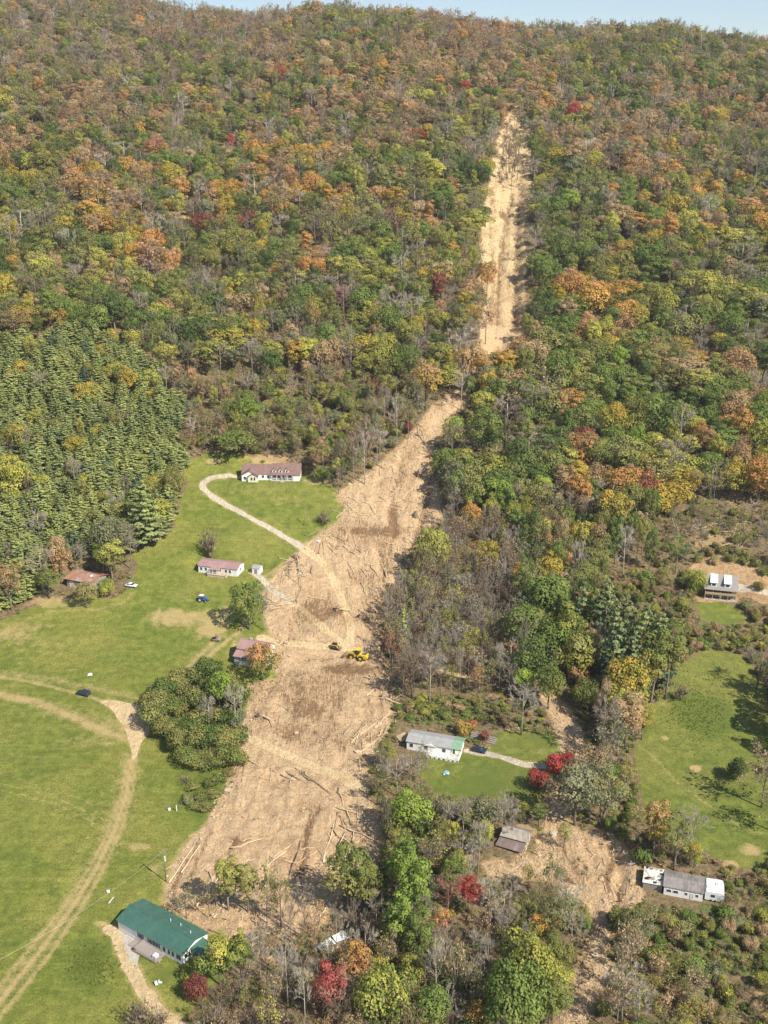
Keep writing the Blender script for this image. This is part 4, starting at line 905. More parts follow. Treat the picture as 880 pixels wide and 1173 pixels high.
for s in (-1, 1):
    wheel(e, 1.55, s * 1.25, .95, .75, 'rubber', 'yellow_paint'); wheel(e, -1.9, s * 1.42, .95, .75, 'rubber', 'yellow_paint')
    MB().tube([(1.3, s * .62, 2.3), (3.0, s * .62, 1.75), (4.3, s * .62, .75)], [.2, .22, .18], 6).build('lift_arm', 'yellow_paint', e)
    MB().tube([(1.0, s * .3, 1.5), (3.0, s * .45, 1.4)], [.09, .07], 6).build('lift_cylinder', 'steel', e)
MB().prism([(4.2, .9), (4.35, 1.35), (5.3, .35), (5.5, .12), (4.5, .08), (4.2, .4)], 'y', -1.55, 1.55).build('bucket', 'dirty_steel', e)
# skid steer
e = empty('skid_steer', put(384, 743), heading(379, 741, 391, 744)); tag(e, 'small dark skid steer with yellow arms left of the yellow wheel loader', 'loader')
MB().prism([(-1.5, .5), (.9, .5), (1.0, .9), (.6, 1.2), (-1.5, 1.5)], 'y', -.6, .6).build('body', 'dirty_steel', e)
cb = MB().prism([(-.7, 1.35), (.75, 1.1), (.6, 2.0), (-.7, 2.05)], 'y', -.5, .5).build('cab', 'shade_and_black', e); MB().box(-.85, .75, -.58, .58, 2.053, 2.14).build('cab_roof', 'black_paint', cb)
for s in (-1, 1):
    MB().prism([(-1.5, .15), (-1.2, 0.0), (1.0, 0.0), (1.3, .3), (1.0, .6), (-1.3, .75)], 'y', s * .8 - .2, s * .8 + .2).build('crawler_track', 'rubber', e)
    MB().tube([(-1.4, s * .72, 1.6), (.6, s * .72, 1.55), (1.6, s * .72, .6)], [.12, .12, .12], 6).build('lift_arm', 'yellow_paint', e)
MB().prism([(1.4, .8), (1.5, .9), (2.3, .15), (2.2, .05), (1.4, .1)], 'y', -.95, .95).build('bucket', 'dirty_steel', e)

# ------------------------------------------------------------------ people beside the lane
def person(u, v, face, shirt, trousers, label, arm=0.25, hgt=1.76):
    loc = put(u, v); e = empty('person', loc, face); tag(e, label, 'person', 'people standing by the farmhouse lane')
    s = hgt / 1.76
    J = dict(pelvis=(0, 0, .95), chest=(0, .01, 1.28), neck=(0, .01, 1.47), head=(0, .03, 1.60), crown=(0, .02, 1.73),
             kl=(-.12, .02, .50), al=(-.13, 0, .09), tl=(-.14, .17, .035), kr=(.12, .03, .50), ar=(.14, 0, .09), tr=(.15, .17, .035),
             hl=(-.09, 0, .90), hr=(.09, 0, .90), sl=(-.19, 0, 1.41), el=(-.24 - arm * .2, .0, 1.13), wl=(-.22 - arm * .3, .12, .90), fl=(-.22 - arm * .3, .17, .80),
             sr=(.19, 0, 1.41), er=(.25, .04, 1.14), wr=(.22, .2, 1.0), fr=(.20, .28, .95))
    Rd = dict(pelvis=.15, chest=.16, neck=.06, head=.095, crown=.07, kl=.062, al=.045, tl=.04, kr=.062, ar=.045, tr=.04, hl=.09, hr=.09, sl=.07, el=.045, wl=.034, fl=.03, sr=.07, er=.045, wr=.034, fr=.03)
    E = [('pelvis', 'chest'), ('chest', 'neck'), ('neck', 'head'), ('head', 'crown'), ('pelvis', 'hl'), ('hl', 'kl'), ('kl', 'al'), ('al', 'tl'), ('pelvis', 'hr'), ('hr', 'kr'), ('kr', 'ar'), ('ar', 'tr'),
         ('chest', 'sl'), ('sl', 'el'), ('el', 'wl'), ('wl', 'fl'), ('chest', 'sr'), ('sr', 'er'), ('er', 'wr'), ('wr', 'fr')]
    ks = list(J); me = bpy.data.meshes.new('body'); me.from_pydata([tuple(c * s for c in J[k]) for k in ks], [(ks.index(a_), ks.index(b_)) for a_, b_ in E], [])
    o = link(bpy.data.objects.new('body', me), e)
    md = o.modifiers.new('skin', 'SKIN'); sv = me.skin_vertices[0].data
    for i, k in enumerate(ks): sv[i].radius = (Rd[k] * s, Rd[k] * s)
    sv[0].use_root = True
    o.modifiers.new('sub', 'SUBSURF').levels = 1; o.modifiers['sub'].render_levels = 1
    dg = bpy.context.evaluated_depsgraph_get(); nm = bpy.data.meshes.new_from_object(o.evaluated_get(dg)); o.modifiers.clear(); o.data = nm
    for mm in (shirt, trousers, 'skin', 'hair', 'rubber'): nm.materials.append(MATS[mm])
    for p in nm.polygons:
        c = p.center / s
        p.material_index = 4 if c.z < .10 else 1 if c.z < .93 and abs(c.x) < .21 else 2 if (c.z > 1.46 and c.y > .03) or (c.z < 1.0 and abs(c.x) > .18 and c.z > .2) else 3 if c.z > 1.60 else 2 if c.z > 1.47 else 0
    nm.polygons.foreach_set('use_smooth', np.ones(len(nm.polygons), bool))
person(321, 737.5, 2.2, 'red_cloth', 'jeans', 'person in red jacket and dark trousers, leftmost of four by the farmhouse lane', .3)
person(325, 740.5, .4, 'red_cloth', 'jeans', 'person in red jacket standing nearest the lane edge by the farmhouse', .1, 1.8)
person(329, 738.5, 3.6, 'old_white', 'jeans', 'person in pale shirt and dark trousers by the farmhouse lane', .2, 1.7)
person(331, 735, 2.9, 'red_cloth', 'tan_cloth', 'person in red jacket and tan trousers, furthest back by the farmhouse lane', .4)

# ------------------------------------------------------------------ poles, wire and small yard things
def pole(u, v, h, label, lean=(0, 0), arm=True, arm_rot=.3, mat='pole_wood', r=.15, lamp=False):
    loc = put(u, v); e = empty('utility_pole', (loc[0], loc[1], loc[2] - .3), arm_rot); e.rotation_euler = (lean[0], lean[1], arm_rot); tag(e, label, 'pole')
    MB().tube([(0, 0, -.6), (0, 0, h * .6), (0, 0, h)], [r, r * .85, r * .62], 8).build('post', mat, e, True)
    if arm:
        MB().box(-1.2, 1.2, -.06 - r, -.004 - r * .8, h - .75, h - .6).build('crossarm', mat, e)
        for x in (-1.05, -.45, .45, 1.05): MB().tube([(x, -.1 - r * .5, h - .6), (x, -.1 - r * .5, h - .36)], [.07, .05], 6).build('insulator', 'steel', e)
    if lamp:
        MB().tube([(.0, -.12, h * .82), (.0, -.30, h * .82 - .02)], [.05, .05], 6).build('bracket', 'steel', e); MB().tube([(.0, -.42, h * .66), (.0, -.42, h * .80)], [.24, .24], 10).build('transformer', 'old_white', e)
    return loc
PL = pole(190.5, 1010, 10.5, 'wooden utility pole with transformer standing between hay field and landslide toe', arm=True, arm_rot=.5, lamp=True)
pole(388, 566, 10.0, 'utility pole standing at the upper landslide edge right of the ranch house', arm=True, arm_rot=.2)
pole(348, 602, 7.0, 'broken leaning utility pole on the lawn below the ranch house', (.05, .12), True, .9)
pole(330.5, 813, 5.6, 'dark snapped pole standing alone in the middle of the lower landslide', (.02, -.10), False, 0, 'log_dark', .17)
pole(340, 692, 5.5, 'dark snapped pole beside the log heap and gravel lane', (0, -.05), False, 0, 'log_dark', .16)
pole(716, 1025, 9.5, 'grey utility pole leaning over the gully left of the ruined annex', (-.15, .22), True, .4, 'grey_wood')
pole(690, 862, 7.5, 'slim pole standing in brush right of the washout scar', (0, .04), False, 0, 'grey_wood', .11)
# wire from the pole down across the hay field
A = np.array([PL[0], PL[1], PL[2] + 9.6]); Bp = px2w([-70], [1165])[0]; B = np.array([Bp[0], Bp[1], Bp[2] + 7.5])
d = B - A
m = MB(); pts = [A + d * t - np.array([0, 0, 3.2 * 4 * t * (1 - t)]) for t in np.linspace(0, 1, 25)]
m.tube(pts, [.022] * 25, 4); o = m.build('power_line', 'wire'); tag(o, 'pale sagging power line crossing above the hay field from the pole', 'wire')
# small things
def drum(u, v, r, h, mat, label, name, cat):
    loc = put(u, v); e = empty(name, loc, .3); tag(e, label, cat)
    MB().tube([(0, 0, 0), (0, 0, h * .1), (0, 0, h * .85), (0, 0, h)], [r * .95, r, r, r * .6], 12).build('body', mat, e); MB().tube([(0, 0, h), (0, 0, h + .08)], [r * .3, r * .3], 8).build('cap', 'grey_paint', e)
drum(194, 928, .42, .7, 'white_paint', 'white round tank standing in grass below the thicket', 'water_tank', 'tank')
drum(202.5, 929, .14, 1.9, 'white_paint', 'slim white standpipe right of the white tank below the thicket', 'standpipe', 'pipe')
drum(124, 1022, .42, .6, 'white_paint', 'white barrel in the grass above the green roofed house', 'barrel', 'barrel')
P = px2w([124, 131], [1036, 1027]); mid = P.mean(0); an = math.atan2(P[1, 1] - P[0, 1], P[1, 0] - P[0, 0])
e = empty('fallen_sign_board', (mid[0], mid[1], mid[2]), an); tag(e, 'narrow white board lying in grass beside the white barrel', 'board')
MB().box(-1.2, 1.2, -.11, .11, .05, .13).build('board', 'white_paint', e); MB().box(-.9, -.8, -.22, .22, -.05, .047).build('batten', 'old_white', e)
for i, (u, v) in enumerate(((179.5, 1129), (184, 1127))):
    e = empty('garden_chair', put(u, v), .5 + i * .9); tag(e, ['white garden chair by the drive below the green roofed house, nearer the drive', 'white garden chair below the green roofed house, further from the drive'][i], 'chair', 'garden chairs on the lawn')
    MB().box(-.3, .3, -.3, .3, .40, .46).build('seat', 'white_paint', e); MB().box(-.3, .3, .30, .36, .46, 1.05).build('backrest', 'white_paint', e)
    for (x, y) in ((-.26, -.26), (.26, -.26), (-.26, .26), (.26, .26)): MB().box(x - .03, x + .03, y - .03, y + .03, 0, .397).build('leg', 'white_paint', e)
def crumple(u, v, R_, mat, label, name, cat, hgt=.9):
    loc = put(u, v); e = empty(name, loc, random.uniform(0, 6)); tag(e, label, cat); n = 9; vs = []; fs = []
    for j in range(n):
        for i in range(n):
            x, y = (i / (n - 1) - .5) * 2 * R_, (j / (n - 1) - .5) * 2 * R_; vs.append((x + random.uniform(-.2, .2), y + random.uniform(-.2, .2), hgt * max(0, 1 - math.hypot(x, y) / R_ / 1.2) + random.uniform(0, .25)))
    for j in range(n - 1):
        for i in range(n - 1): fs.append((j * n + i, j * n + i + 1, (j + 1) * n + i + 1, (j + 1) * n + i))
    MB().add(vs, fs).build('sheet', mat, e); MB().box(-R_ * .5, R_ * .5, -.1, .1, .0, hgt * .7).build('load', 'raw_wood', e)
crumple(511, 886, .9, 'tarp', 'crumpled pale blue tarp on the lawn before grey shingled mobile home', 'tarp', 'tarp')
crumple(103, 773, .8, 'old_white', 'crumpled pale sheet lying in the field above the dark SUV', 'plastic_sheet', 'sheet', .6)
crumple(569, 1047, 1.6, 'roof_white', 'crumpled pale metal sheet below the wrecked barn right of the red tree', 'metal_sheet', 'sheet', .6)
crumple(365, 621, .8, 'white_paint', 'small white debris heap at the lawn edge below the broken pole', 'debris_sheet', 'sheet', .7)
# timber wall behind the parked car
P = px2w([538, 566], [846, 853]); an = math.atan2(P[1, 1] - P[0, 1], P[1, 0] - P[0, 0]); Lw = float(np.hypot(*(P[1] - P[0])[:2]))
e = empty('timber_wall', tuple(P[0]), an); tag(e, 'low grey timber retaining wall behind the dark blue sedan', 'wall')
for i in range(4): MB().box(0, Lw, i * .55, i * .55 + .5, -.3, .35 + i * .32).build('timber', 'grey_wood', e)
# ------------------------------------------------------------------ tree prototypes (numpy): each gives (wood, crown) geometry
def quads(C, N, S, r, flat=0.0, asp=0.75):
    """bent leaf-spray quads at C, facing N, size S"""
    n = len(C); N = N / (np.linalg.norm(N, axis=1, keepdims=True) + 1e-9)
    A = np.cross(N, r.normal(size=(n, 3))); A /= np.linalg.norm(A, axis=1, keepdims=True) + 1e-9; B = np.cross(N, A)
    S = S[:, None]; j = lambda: r.uniform(0.75, 1.2, (n, 1))
    bend = S * r.uniform(0.05, 0.35, (n, 1))
    V = np.stack([C + A * S * j(), C + B * S * asp * j() - N * bend, C - A * S * j(), C - B * S * asp * j() - N * bend], 1)
    return V.reshape(-1, 3), np.arange(4 * n).reshape(n, 4)
def tube_np(pts, rad, n=5):
    m = MB(); m.tube(pts, rad, n); return m
def sph(n, r):
    d = r.normal(size=(n, 3)); return d / np.linalg.norm(d, axis=1, keepdims=True)
def broad(seed, Rc=4.6, Hc=8.5, base=4.5, nl=17, leaves=1250, ls=0.42, spread=1.0, sparse=0.0, limbs=5, tr=0.24):
    r = np.random.default_rng(seed); cz = base + Hc / 2
    lobes = []
    for i in range(nl):
        u = (i + .5) / nl; ph = i * 2.399 + r.uniform(-.4, .4); zz = 1 - 1.92 * u
        rr = math.sqrt(max(0, 1 - zz * zz)); k = r.uniform(.38, .86)
        prof = 1.0 if zz > -.2 else .85
        lobes.append((np.array([rr * math.cos(ph) * Rc * k * prof * spread, rr * math.sin(ph) * Rc * k * prof * spread, cz + zz * Hc / 2 * k]), Rc * r.uniform(.22, .50), r.uniform(0, 1)))
    Cs, Ns, Ss, LV = [], [], [], []
    per = int(leaves / nl)
    for q, (c, rad, lv) in enumerate(lobes):
        d = sph(int(per * (rad / (.4 * Rc)) ** 2) + 4, r); d[:, 2] = np.where(d[:, 2] < -.35, -d[:, 2], d[:, 2])
        p = c + d * rad * r.uniform(.72, 1.08, (len(d), 1)) * [1, 1, .85]
        keep = np.ones(len(d), bool)
        for q2, (c2, r2, _) in enumerate(lobes):
            if q2 != q: keep &= np.linalg.norm((p - c2) / [1, 1, .85], axis=1) > r2 * .72
        keep &= r.uniform(size=len(d)) > sparse
        p, d = p[keep], d[keep]
        Cs.append(p); Ns.append(d + r.normal(size=d.shape) * .27 + [0, 0, .10]); Ss.append(ls * r.uniform(.6, 1.25, len(p))); LV.append(np.clip(lv * .55 + r.uniform(0, .45, len(p)), 0, 1))
    C = np.concatenate(Cs); N = np.concatenate(Ns); S = np.concatenate(Ss); lv = np.concatenate(LV)
    V, Q = quads(C, N, S, r); lh = np.clip((C[:, 2] - base) / Hc, 0, 1)
    wood = MB(); bx, by = r.normal(0, .25, 2)
    wood.tube([(0, 0, -.8), (bx * .3, by * .3, base * .6), (bx, by, cz), (bx * 1.3, by * 1.3, cz + Hc * .3)], [tr * 1.35, tr, tr * .65, tr * .2], 6)
    for i in range(limbs):
        c = lobes[int(r.integers(0, nl))][0]; z0 = r.uniform(base * .75, cz); wood.tube([(bx * z0 / cz, by * z0 / cz, z0), tuple((c + [0, 0, z0]) / 2 + [0, 0, .0] if False else (np.array([c[0] * .5, c[1] * .5, (z0 + c[2]) / 2 - .2]))), tuple(c)], [tr * .45, tr * .3, tr * .12], 4)
    return wood, (V, Q, np.repeat(lv, 4), np.repeat(lh, 4)), 2 * Rc * .98 * spread, base + Hc * .93
def branches(wood, r, p, d, L, rad, depth, twigs):
    """recursive bare limbs; ends collected for twigs or leaves"""
    q = p + d * L * .5 + r.normal(0, .06 * L, 3); e = p + d * L + r.normal(0, .08 * L, 3)
    wood.tube([p, q, e], [rad, rad * .8, rad * .55], 5 if depth > 2 else 3)
    if depth == 0: twigs.append((e, d, L)); return
    n = int(r.integers(2, 4)) + (1 if depth >= 3 else 0)
    for i in range(n):
        t = r.uniform(.35, 1.0); b = p + (e - p) * t; nd = d + sph(1, r)[0] * .75 + np.array([0, 0, .22]); nd /= np.linalg.norm(nd)
        branches(wood, r, b, nd, L * r.uniform(.55, .78), rad * .52 * (1.1 - .35 * t), depth - 1, twigs)
def bare(seed, H=13, depth=4, leaves=0, tr=.17, fine=1500, wide=1.0):
    r = np.random.default_rng(seed); wood = MB(); tw = []
    bx = r.normal(0, .3, 2); top = np.array([bx[0], bx[1], H * .62])
    wood.tube([(0, 0, -.8), (bx[0] * .5, bx[1] * .5, H * .32), tuple(top), (bx[0] * 1.4, bx[1] * 1.4, H * .92)], [tr * 1.3, tr, tr * .7, tr * .15], 6)
    for i in range(11):
        z = H * r.uniform(.30, .86); k = z / (H * .62); b = np.array([bx[0] * k, bx[1] * k, z]); ph = i * 2.4 + r.uniform(-.5, .5)
        d = np.array([math.cos(ph) * .75 * wide, math.sin(ph) * .75 * wide, r.uniform(.35, .9)]); d /= np.linalg.norm(d)
        branches(wood, r, b, d, H * r.uniform(.15, .24) * (1.35 - .5 * z / H), tr * .42, depth - 2, tw)
    # fine twigs: slender triangles fanning from the branch ends
    k = r.integers(0, len(tw), fine); E = np.array([tw[i][0] for i in k]); D = np.array([tw[i][1] for i in k]); Ls = np.array([tw[i][2] for i in k])
    dd = D + sph(fine, r) * .9 + [0, 0, .25]; dd /= np.linalg.norm(dd, axis=1, keepdims=True)
    st = E - D * (Ls * r.uniform(0, .9, fine))[:, None]; ln = r.uniform(.5, 1.3, (fine, 1)); sd = np.cross(dd, sph(fine, r)); sd /= np.linalg.norm(sd, axis=1, keepdims=True)
    tv = np.stack([st - sd * .028, st + sd * .028, st + dd * ln], 1).reshape(-1, 3); tt = np.arange(3 * fine).reshape(fine, 3)
    crown = None
    if leaves:
        k = r.integers(0, len(tw), leaves); C = np.array([tw[i][0] for i in k]) + r.normal(0, .55, (leaves, 3)); N = sph(leaves, r) + [0, 0, .6]
        V, Q = quads(C, N, r.uniform(.16, .36, leaves), r); lv = r.uniform(0, 1, leaves); crown = (V, Q, np.repeat(lv, 4), np.repeat(np.clip(C[:, 2] / H, 0, 1), 4))
    ex = np.percentile(np.hypot(E[:, 0], E[:, 1]), 92)
    return wood, (tv, tt), crown, 2 * ex, H * .97
def pine(seed, H=17, Rb=3.6, wh=15, base=.12):
    r = np.random.default_rng(seed); wood = MB(); wood.tube([(0, 0, -.8), (0, 0, H * .5), (0, 0, H)], [.26, .17, .03], 6)
    C, N, S, LV = [], [], [], []
    for i in range(wh):
        t = i / (wh - 1); z = H * (base + (.98 - base) * t); Rw = Rb * (1 - t) ** .56 * r.uniform(.78, 1.18) + .3; nb = int(r.integers(5, 8)); o = r.uniform(0, 6)
        for b in range(nb):
            ph = o + b * 2 * math.pi / nb + r.uniform(-.25, .25); L = Rw * r.uniform(.72, 1.12); lv = r.uniform(0, 1); zt = z + r.uniform(-.3, .3)
            d = np.array([math.cos(ph), math.sin(ph), 0]); sd = np.array([-d[1], d[0], 0]); n = int(12 + L * 8.5)
            s = np.sqrt(r.uniform(.06, 1, n)); lat = r.uniform(-1, 1, n) * (.16 + .30 * s * (1.1 - s * .6)) * L * .62
            p = np.array([0, 0, zt]) + d * (s * L)[:, None] + sd * lat[:, None]; p[:, 2] += -.10 * L * s + .26 * L * s * s + r.uniform(-.12, .12, n)
            C.append(p); N.append(np.array([0, 0, .62]) + d * .62 + r.normal(0, .34, (n, 3))); S.append(r.uniform(.24, .42, n)); LV.append(np.clip(lv * .5 + r.uniform(0, .5, n), 0, 1))
            if b % 2 == 0: wood.tube([(0, 0, zt), tuple(d * L * .8 + [0, 0, zt + .05 * L])], [.05, .015], 3)
    C = np.concatenate(C); V, Q = quads(C, np.concatenate(N), np.concatenate(S), r, asp=.55); lv = np.concatenate(LV)
    return wood, (V, Q, np.repeat(lv, 4), np.repeat(np.clip(C[:, 2] / H, 0, 1), 4)), 2 * Rb, H
def shrub(seed, R_=1.6, H=2.2, n=900, nl=9, ls=.14, twiggy=0):
    r = np.random.default_rng(seed); Cs, Ns, LV = [], [], []; wood = MB()
    for i in range(nl):
        ph = i * 2.4; k = r.uniform(.1, .72); c = np.array([math.cos(ph) * R_ * k, math.sin(ph) * R_ * k, H * r.uniform(.28, .62)]); rad = R_ * r.uniform(.32, .52); lv = r.uniform(0, 1)
        d = sph(n // nl, r); d[:, 2] = abs(d[:, 2]) * np.where(r.uniform(size=len(d)) < .25, -1, 1); p = c + d * rad * r.uniform(.7, 1.15, (len(d), 1)) * [1, 1, .9]; ok = p[:, 2] > .02
        Cs.append(p[ok]); Ns.append(d[ok] + r.normal(size=(ok.sum(), 3)) * .32); LV.append(np.clip(lv * .5 + r.uniform(0, .5, ok.sum()), 0, 1))
        wood.tube([(c[0] * .1, c[1] * .1, -.2), tuple(c * [.6, .6, .7]), tuple(c + [0, 0, rad * .6])], [.05, .035, .012], 4)
        for _ in range(twiggy): dd = sph(1, r)[0] * [1, 1, .6] + [0, 0, .5]; wood.tube([tuple(c * [.6, .6, .6]), tuple(c + dd * rad * 1.1)], [.022, .008], 3)
    C = np.concatenate(Cs); V, Q = quads(C, np.concatenate(Ns), ls * r.uniform(.6, 1.3, len(C)), r); lv = np.concatenate(LV)
    return wood, (V, Q, np.repeat(lv, 4), np.repeat(np.clip(C[:, 2] / H, 0, 1), 4)), 2 * R_, H

def fade(c, k=.22, m=(.235, .185, .075), g=1.42): return tuple((x * (1 - k) + y * k) * g if True else x for x, y in zip(c, m))
PROTO = []   # dict(kind, wood mesh, crown mesh, w, h, joint)
PCOL = bpy.data.collections.new('tree_kinds')
def tri_of(m):
    t = []
    for f in m.f:
        for i in range(1, len(f) - 1): t.append((f[0], f[i], f[i + 1]))
    return np.array(m.v), np.array(t)
def add_proto(kind, wood, crown, w_, h_, twigs=None):
    wv, wt = tri_of(wood); i = len(PROTO)
    mw = np_mesh('trunk_' + kind, wv, wt, 'bark', smooth=True)
    V = [wv]; T_ = [wt]; Qs = []; n = len(wv); lv = [np.zeros(n)]; lh = [np.zeros(n)]; midx = [np.zeros(len(wt))]
    parts = {'trunk': mw}
    if twigs is not None:
        parts['twigs'] = np_mesh('twigs_' + kind, twigs[0], twigs[1], 'bark'); V.append(twigs[0]); T_.append(twigs[1] + n); n += len(twigs[0]); lv.append(np.zeros(len(twigs[0]))); lh.append(np.zeros(len(twigs[0]))); midx.append(np.zeros(len(twigs[1])))
    if crown is not None:
        parts['crown'] = np_mesh('crown_' + kind, crown[0], None, 'leaf', {'lv': crown[2], 'lh': crown[3]}, Q=crown[1]); V.append(crown[0]); Qs = crown[1] + n; lv.append(crown[2]); lh.append(crown[3]); midx.append(np.ones(len(crown[1])))
    J = np_mesh('joint_' + kind, np.concatenate(V), np.concatenate(T_), None, {'lv': np.concatenate(lv), 'lh': np.concatenate(lh)}, Q=Qs if len(Qs) else None, mats=['bark', 'leaf'], midx=np.concatenate(midx))
    ob = bpy.data.objects.new('kind_%02d' % i, J); PCOL.objects.link(ob)
    PROTO.append(dict(kind=kind, parts=parts, w=w_, h=h_)); return i
K = {}
def reg(k, i): K.setdefault(k, []).append(i)
for s in range(8): reg('broad', add_proto('broad', *broad(100 + s, 4.7, 9.8, 2.4, 20 + s % 3, 3400, .27)))
for s in range(4): reg('tall', add_proto('tall', *broad(120 + s, 3.7, 12.0, 3.2, 21, 3000, .27, 1.0, .05)))
for s in range(3): reg('loose', add_proto('loose', *broad(140 + s, 4.2, 10.0, 3.4, 17, 2500, .23, 1.05, .30, 9)))
for s in range(3): reg('wide', add_proto('wide', *broad(160 + s, 5.6, 10.4, 0.6, 32, 5600, .27, 1.05, 0, 7, .32)))
for s in range(4): reg('pine', add_proto('pine', *pine(200 + s, 16, 4.4 - .25 * s, 15 + s % 2)))
for s in range(4):
    wd, tw, cr, ww, hh = bare(300 + s, 13, 4, 0); reg('bare', add_proto('bare', wd, None, ww, hh, tw))
for s in range(3):
    wd, tw, cr, ww, hh = bare(320 + s, 13, 4, 520, fine=700); reg('half', add_proto('half', wd, cr, ww, hh, tw))
for s in range(4): reg('shrub', add_proto('shrub', *shrub(400 + s)))
for s in range(2): reg('twiggy', add_proto('twiggy', *shrub(420 + s, 1.7, 2.2, 110, 9, .13, 14)))
for s in range(3): reg('dense', add_proto('dense', *shrub(440 + s, 2.6, 4.2, 3800, 16, .14)))
for s in range(3): reg('weed', add_proto('weed', *shrub(460 + s, .9, .8, 130, 6, .15)))

# ------------------------------------------------------------------ foliage colours (reflectance)
PAL = {
 'green': [(.085,.125,.030),(.105,.140,.035)], 'dark green': [(.042,.070,.022),(.060,.090,.026)], 'bright green': [(.125,.185,.030),(.165,.215,.040)],
 'olive': [(.135,.140,.045),(.165,.155,.050)], 'grey green': [(.120,.130,.070),(.150,.155,.090)], 'yellow green': [(.20,.21,.045),(.27,.25,.05)],
 'yellow': [(.33,.255,.050),(.40,.29,.055)], 'orange': [(.41,.225,.075),(.47,.26,.085)], 'rust': [(.245,.152,.078),(.295,.18,.09)], 'tan': [(.235,.175,.095),(.28,.205,.115)],
 'brown': [(.16,.112,.065),(.19,.13,.075)], 'red': [(.34,.060,.055),(.40,.08,.07)], 'maroon': [(.13,.045,.035),(.16,.055,.045)], 'pink': [(.33,.15,.12),(.36,.18,.14)],
 'pine': [(.145,.175,.070),(.175,.205,.082)], 'blue pine': [(.055,.092,.055),(.075,.115,.068)], 'light pine': [(.195,.22,.075),(.23,.25,.085)],
 'grey': [(.30,.255,.205),(.34,.29,.24)], 'pale grey': [(.44,.39,.33),(.48,.43,.36)], 'grey brown': [(.22,.165,.125),(.25,.19,.15)]}
PAL = {k: [fade(q, .05 if k in ('red', 'maroon', 'orange', 'yellow', 'bright green') else .07, g=1.25 if k in ('red', 'orange', 'yellow', 'grey', 'pale grey', 'grey brown', 'pink') else 1.75) for q in v] for k, v in PAL.items()}
BARK = {'pale': (.34,.295,.235), 'grey': (.24,.20,.16), 'brown': (.15,.115,.085), 'dark': (.09,.07,.055)}
def pick_col(name, r, warm=None):
    a, b = PAL[name]; k = r.uniform(); base = np.array(a) * (1 - k) + np.array(b) * k; base = base * r.uniform(.82, 1.2)
    return base
# ------------------------------------------------------------------ plant list: hand-placed trees first
PL_ = []   # dict(kind, px, x, y, w, h, col, col2, bark, hand, note)
def hand(kind, u, vt, vb, wpx, col, col2=None, bark='grey', note=None, proto=None):
    P = px2w([u], [vb])[0]; q = w2px([P])[0]; s = FPX / q[2]; dep = math.atan2(CAM_H - P[2], math.hypot(P[0], P[1])) if True else 0
    wm = wpx / s; hm = max(1.2, ((vb - vt) / s - .25 * wm * math.sin(dep)) / math.cos(dep))
    lim = {'broad': 1.45, 'wide': 1.3, 'loose': 1.7, 'tall': 2.3, 'dense': 1.25, 'shrub': 1.2}.get(kind, 3.0)
    if hm > lim * wm:
        vb = vt + (lim * wm * math.cos(dep) + .25 * wm * math.sin(dep)) * s; P = px2w([u], [vb])[0]; hm = lim * wm
    PL_.append(dict(kind=kind, x=P[0], y=P[1], w=wm, h=hm, col=col, col2=col2, bark=bark, hand=True, note=note, u=u, v=vb, vc=(vt + vb) / 2))
H = hand
H('wide', 301, 733, 779, 42, 'green', 'orange', note='round tree, green below and orange on top, right of the two tier farmhouse')
H('wide', 286, 665, 722, 44, 'green', 'green', note='large green tree left of the gravel lane above the farmhouse')
H('bare', 302, 672, 722, 20, 'pale grey', bark='pale', note='bare pale tree touching the large green tree above the farmhouse')
H('broad', 99, 661, 696, 31, 'olive', 'tan', note='olive tan round tree in front of the rusty roofed barn')
H('dense', 123, 655, 687, 23, 'yellow green', 'green', note='small yellow green round tree at the right corner of rusty barn')
H('broad', 57, 648, 685, 30, 'green', 'olive', note='olive green round tree left of the rusty roofed barn')
H('tall', 130, 616, 667, 34, 'olive', 'yellow green', note='tall olive tree behind the right end of rusty barn')
H('loose', 14, 643, 705, 34, 'brown', 'rust', note='brown leaved tree at the pine stand edge, left of the field')
H('bare', 88, 622, 662, 34, 'grey', note='bare grey tree directly behind the rusty roofed barn')
H('bare', 50, 622, 680, 30, 'grey', note='bare grey tree between pine stand and rusty barn')
H('pine', 168, 548, 624, 46, 'pine', 'light pine', note='single broad white pine at the right tip of the pine stand')
H('twiggy', 240, 598, 640, 28, 'grey brown', note='bare grey bush behind the white mobile home')
H('twiggy', 371, 581, 601, 20, 'grey brown', note='round grey bush on the lawn right of broken pole')
# thicket between field and landslide
rr = np.random.default_rng(77)
TH = [(190,795),(205,785),(222,778),(240,772),(258,784),(185,815),(200,812),(218,805),(238,798),(258,795),(274,802),(192,836),(208,834),(226,828),(245,822),(264,825),(206,853),(222,852),(240,848),(258,850),(270,846),(218,872),(236,876),(254,874),(266,868),(178,826),(180,806)]
for i, (u, v) in enumerate(TH):
    c = ['dark green', 'olive', 'dark green', 'dark green', 'olive'][i % 5]; H('dense', u, v - rr.uniform(20, 29), min(v + 8, 876), rr.uniform(34, 44), c, 'olive' if i % 3 else 'green')
H('broad', 252, 768, 812, 32, 'green', 'bright green'); H('bare', 270, 788, 838, 26, 'pale grey', bark='pale'); H('bare', 277, 812, 850, 22, 'grey'); H('bare', 240, 800, 838, 22, 'pale grey', bark='pale')
H('shrub', 246, 835, 862, 20, 'yellow', 'yellow green', note='yellow bush inside the dark thicket'); H('shrub', 234, 838, 858, 16, 'yellow green', 'yellow')
for (u, v, c) in [(213,892,'grey brown'),(222,900,'olive'),(240,895,'dark green'),(252,890,'green'),(230,912,'dark green'),(246,908,'olive'),(215,915,'grey green'),(262,884,'brown'),(236,924,'olive'),(224,922,'olive')]:
    H('shrub' if c != 'grey brown' else 'twiggy', u, v - 6, v + 4, 19, c, 'olive')
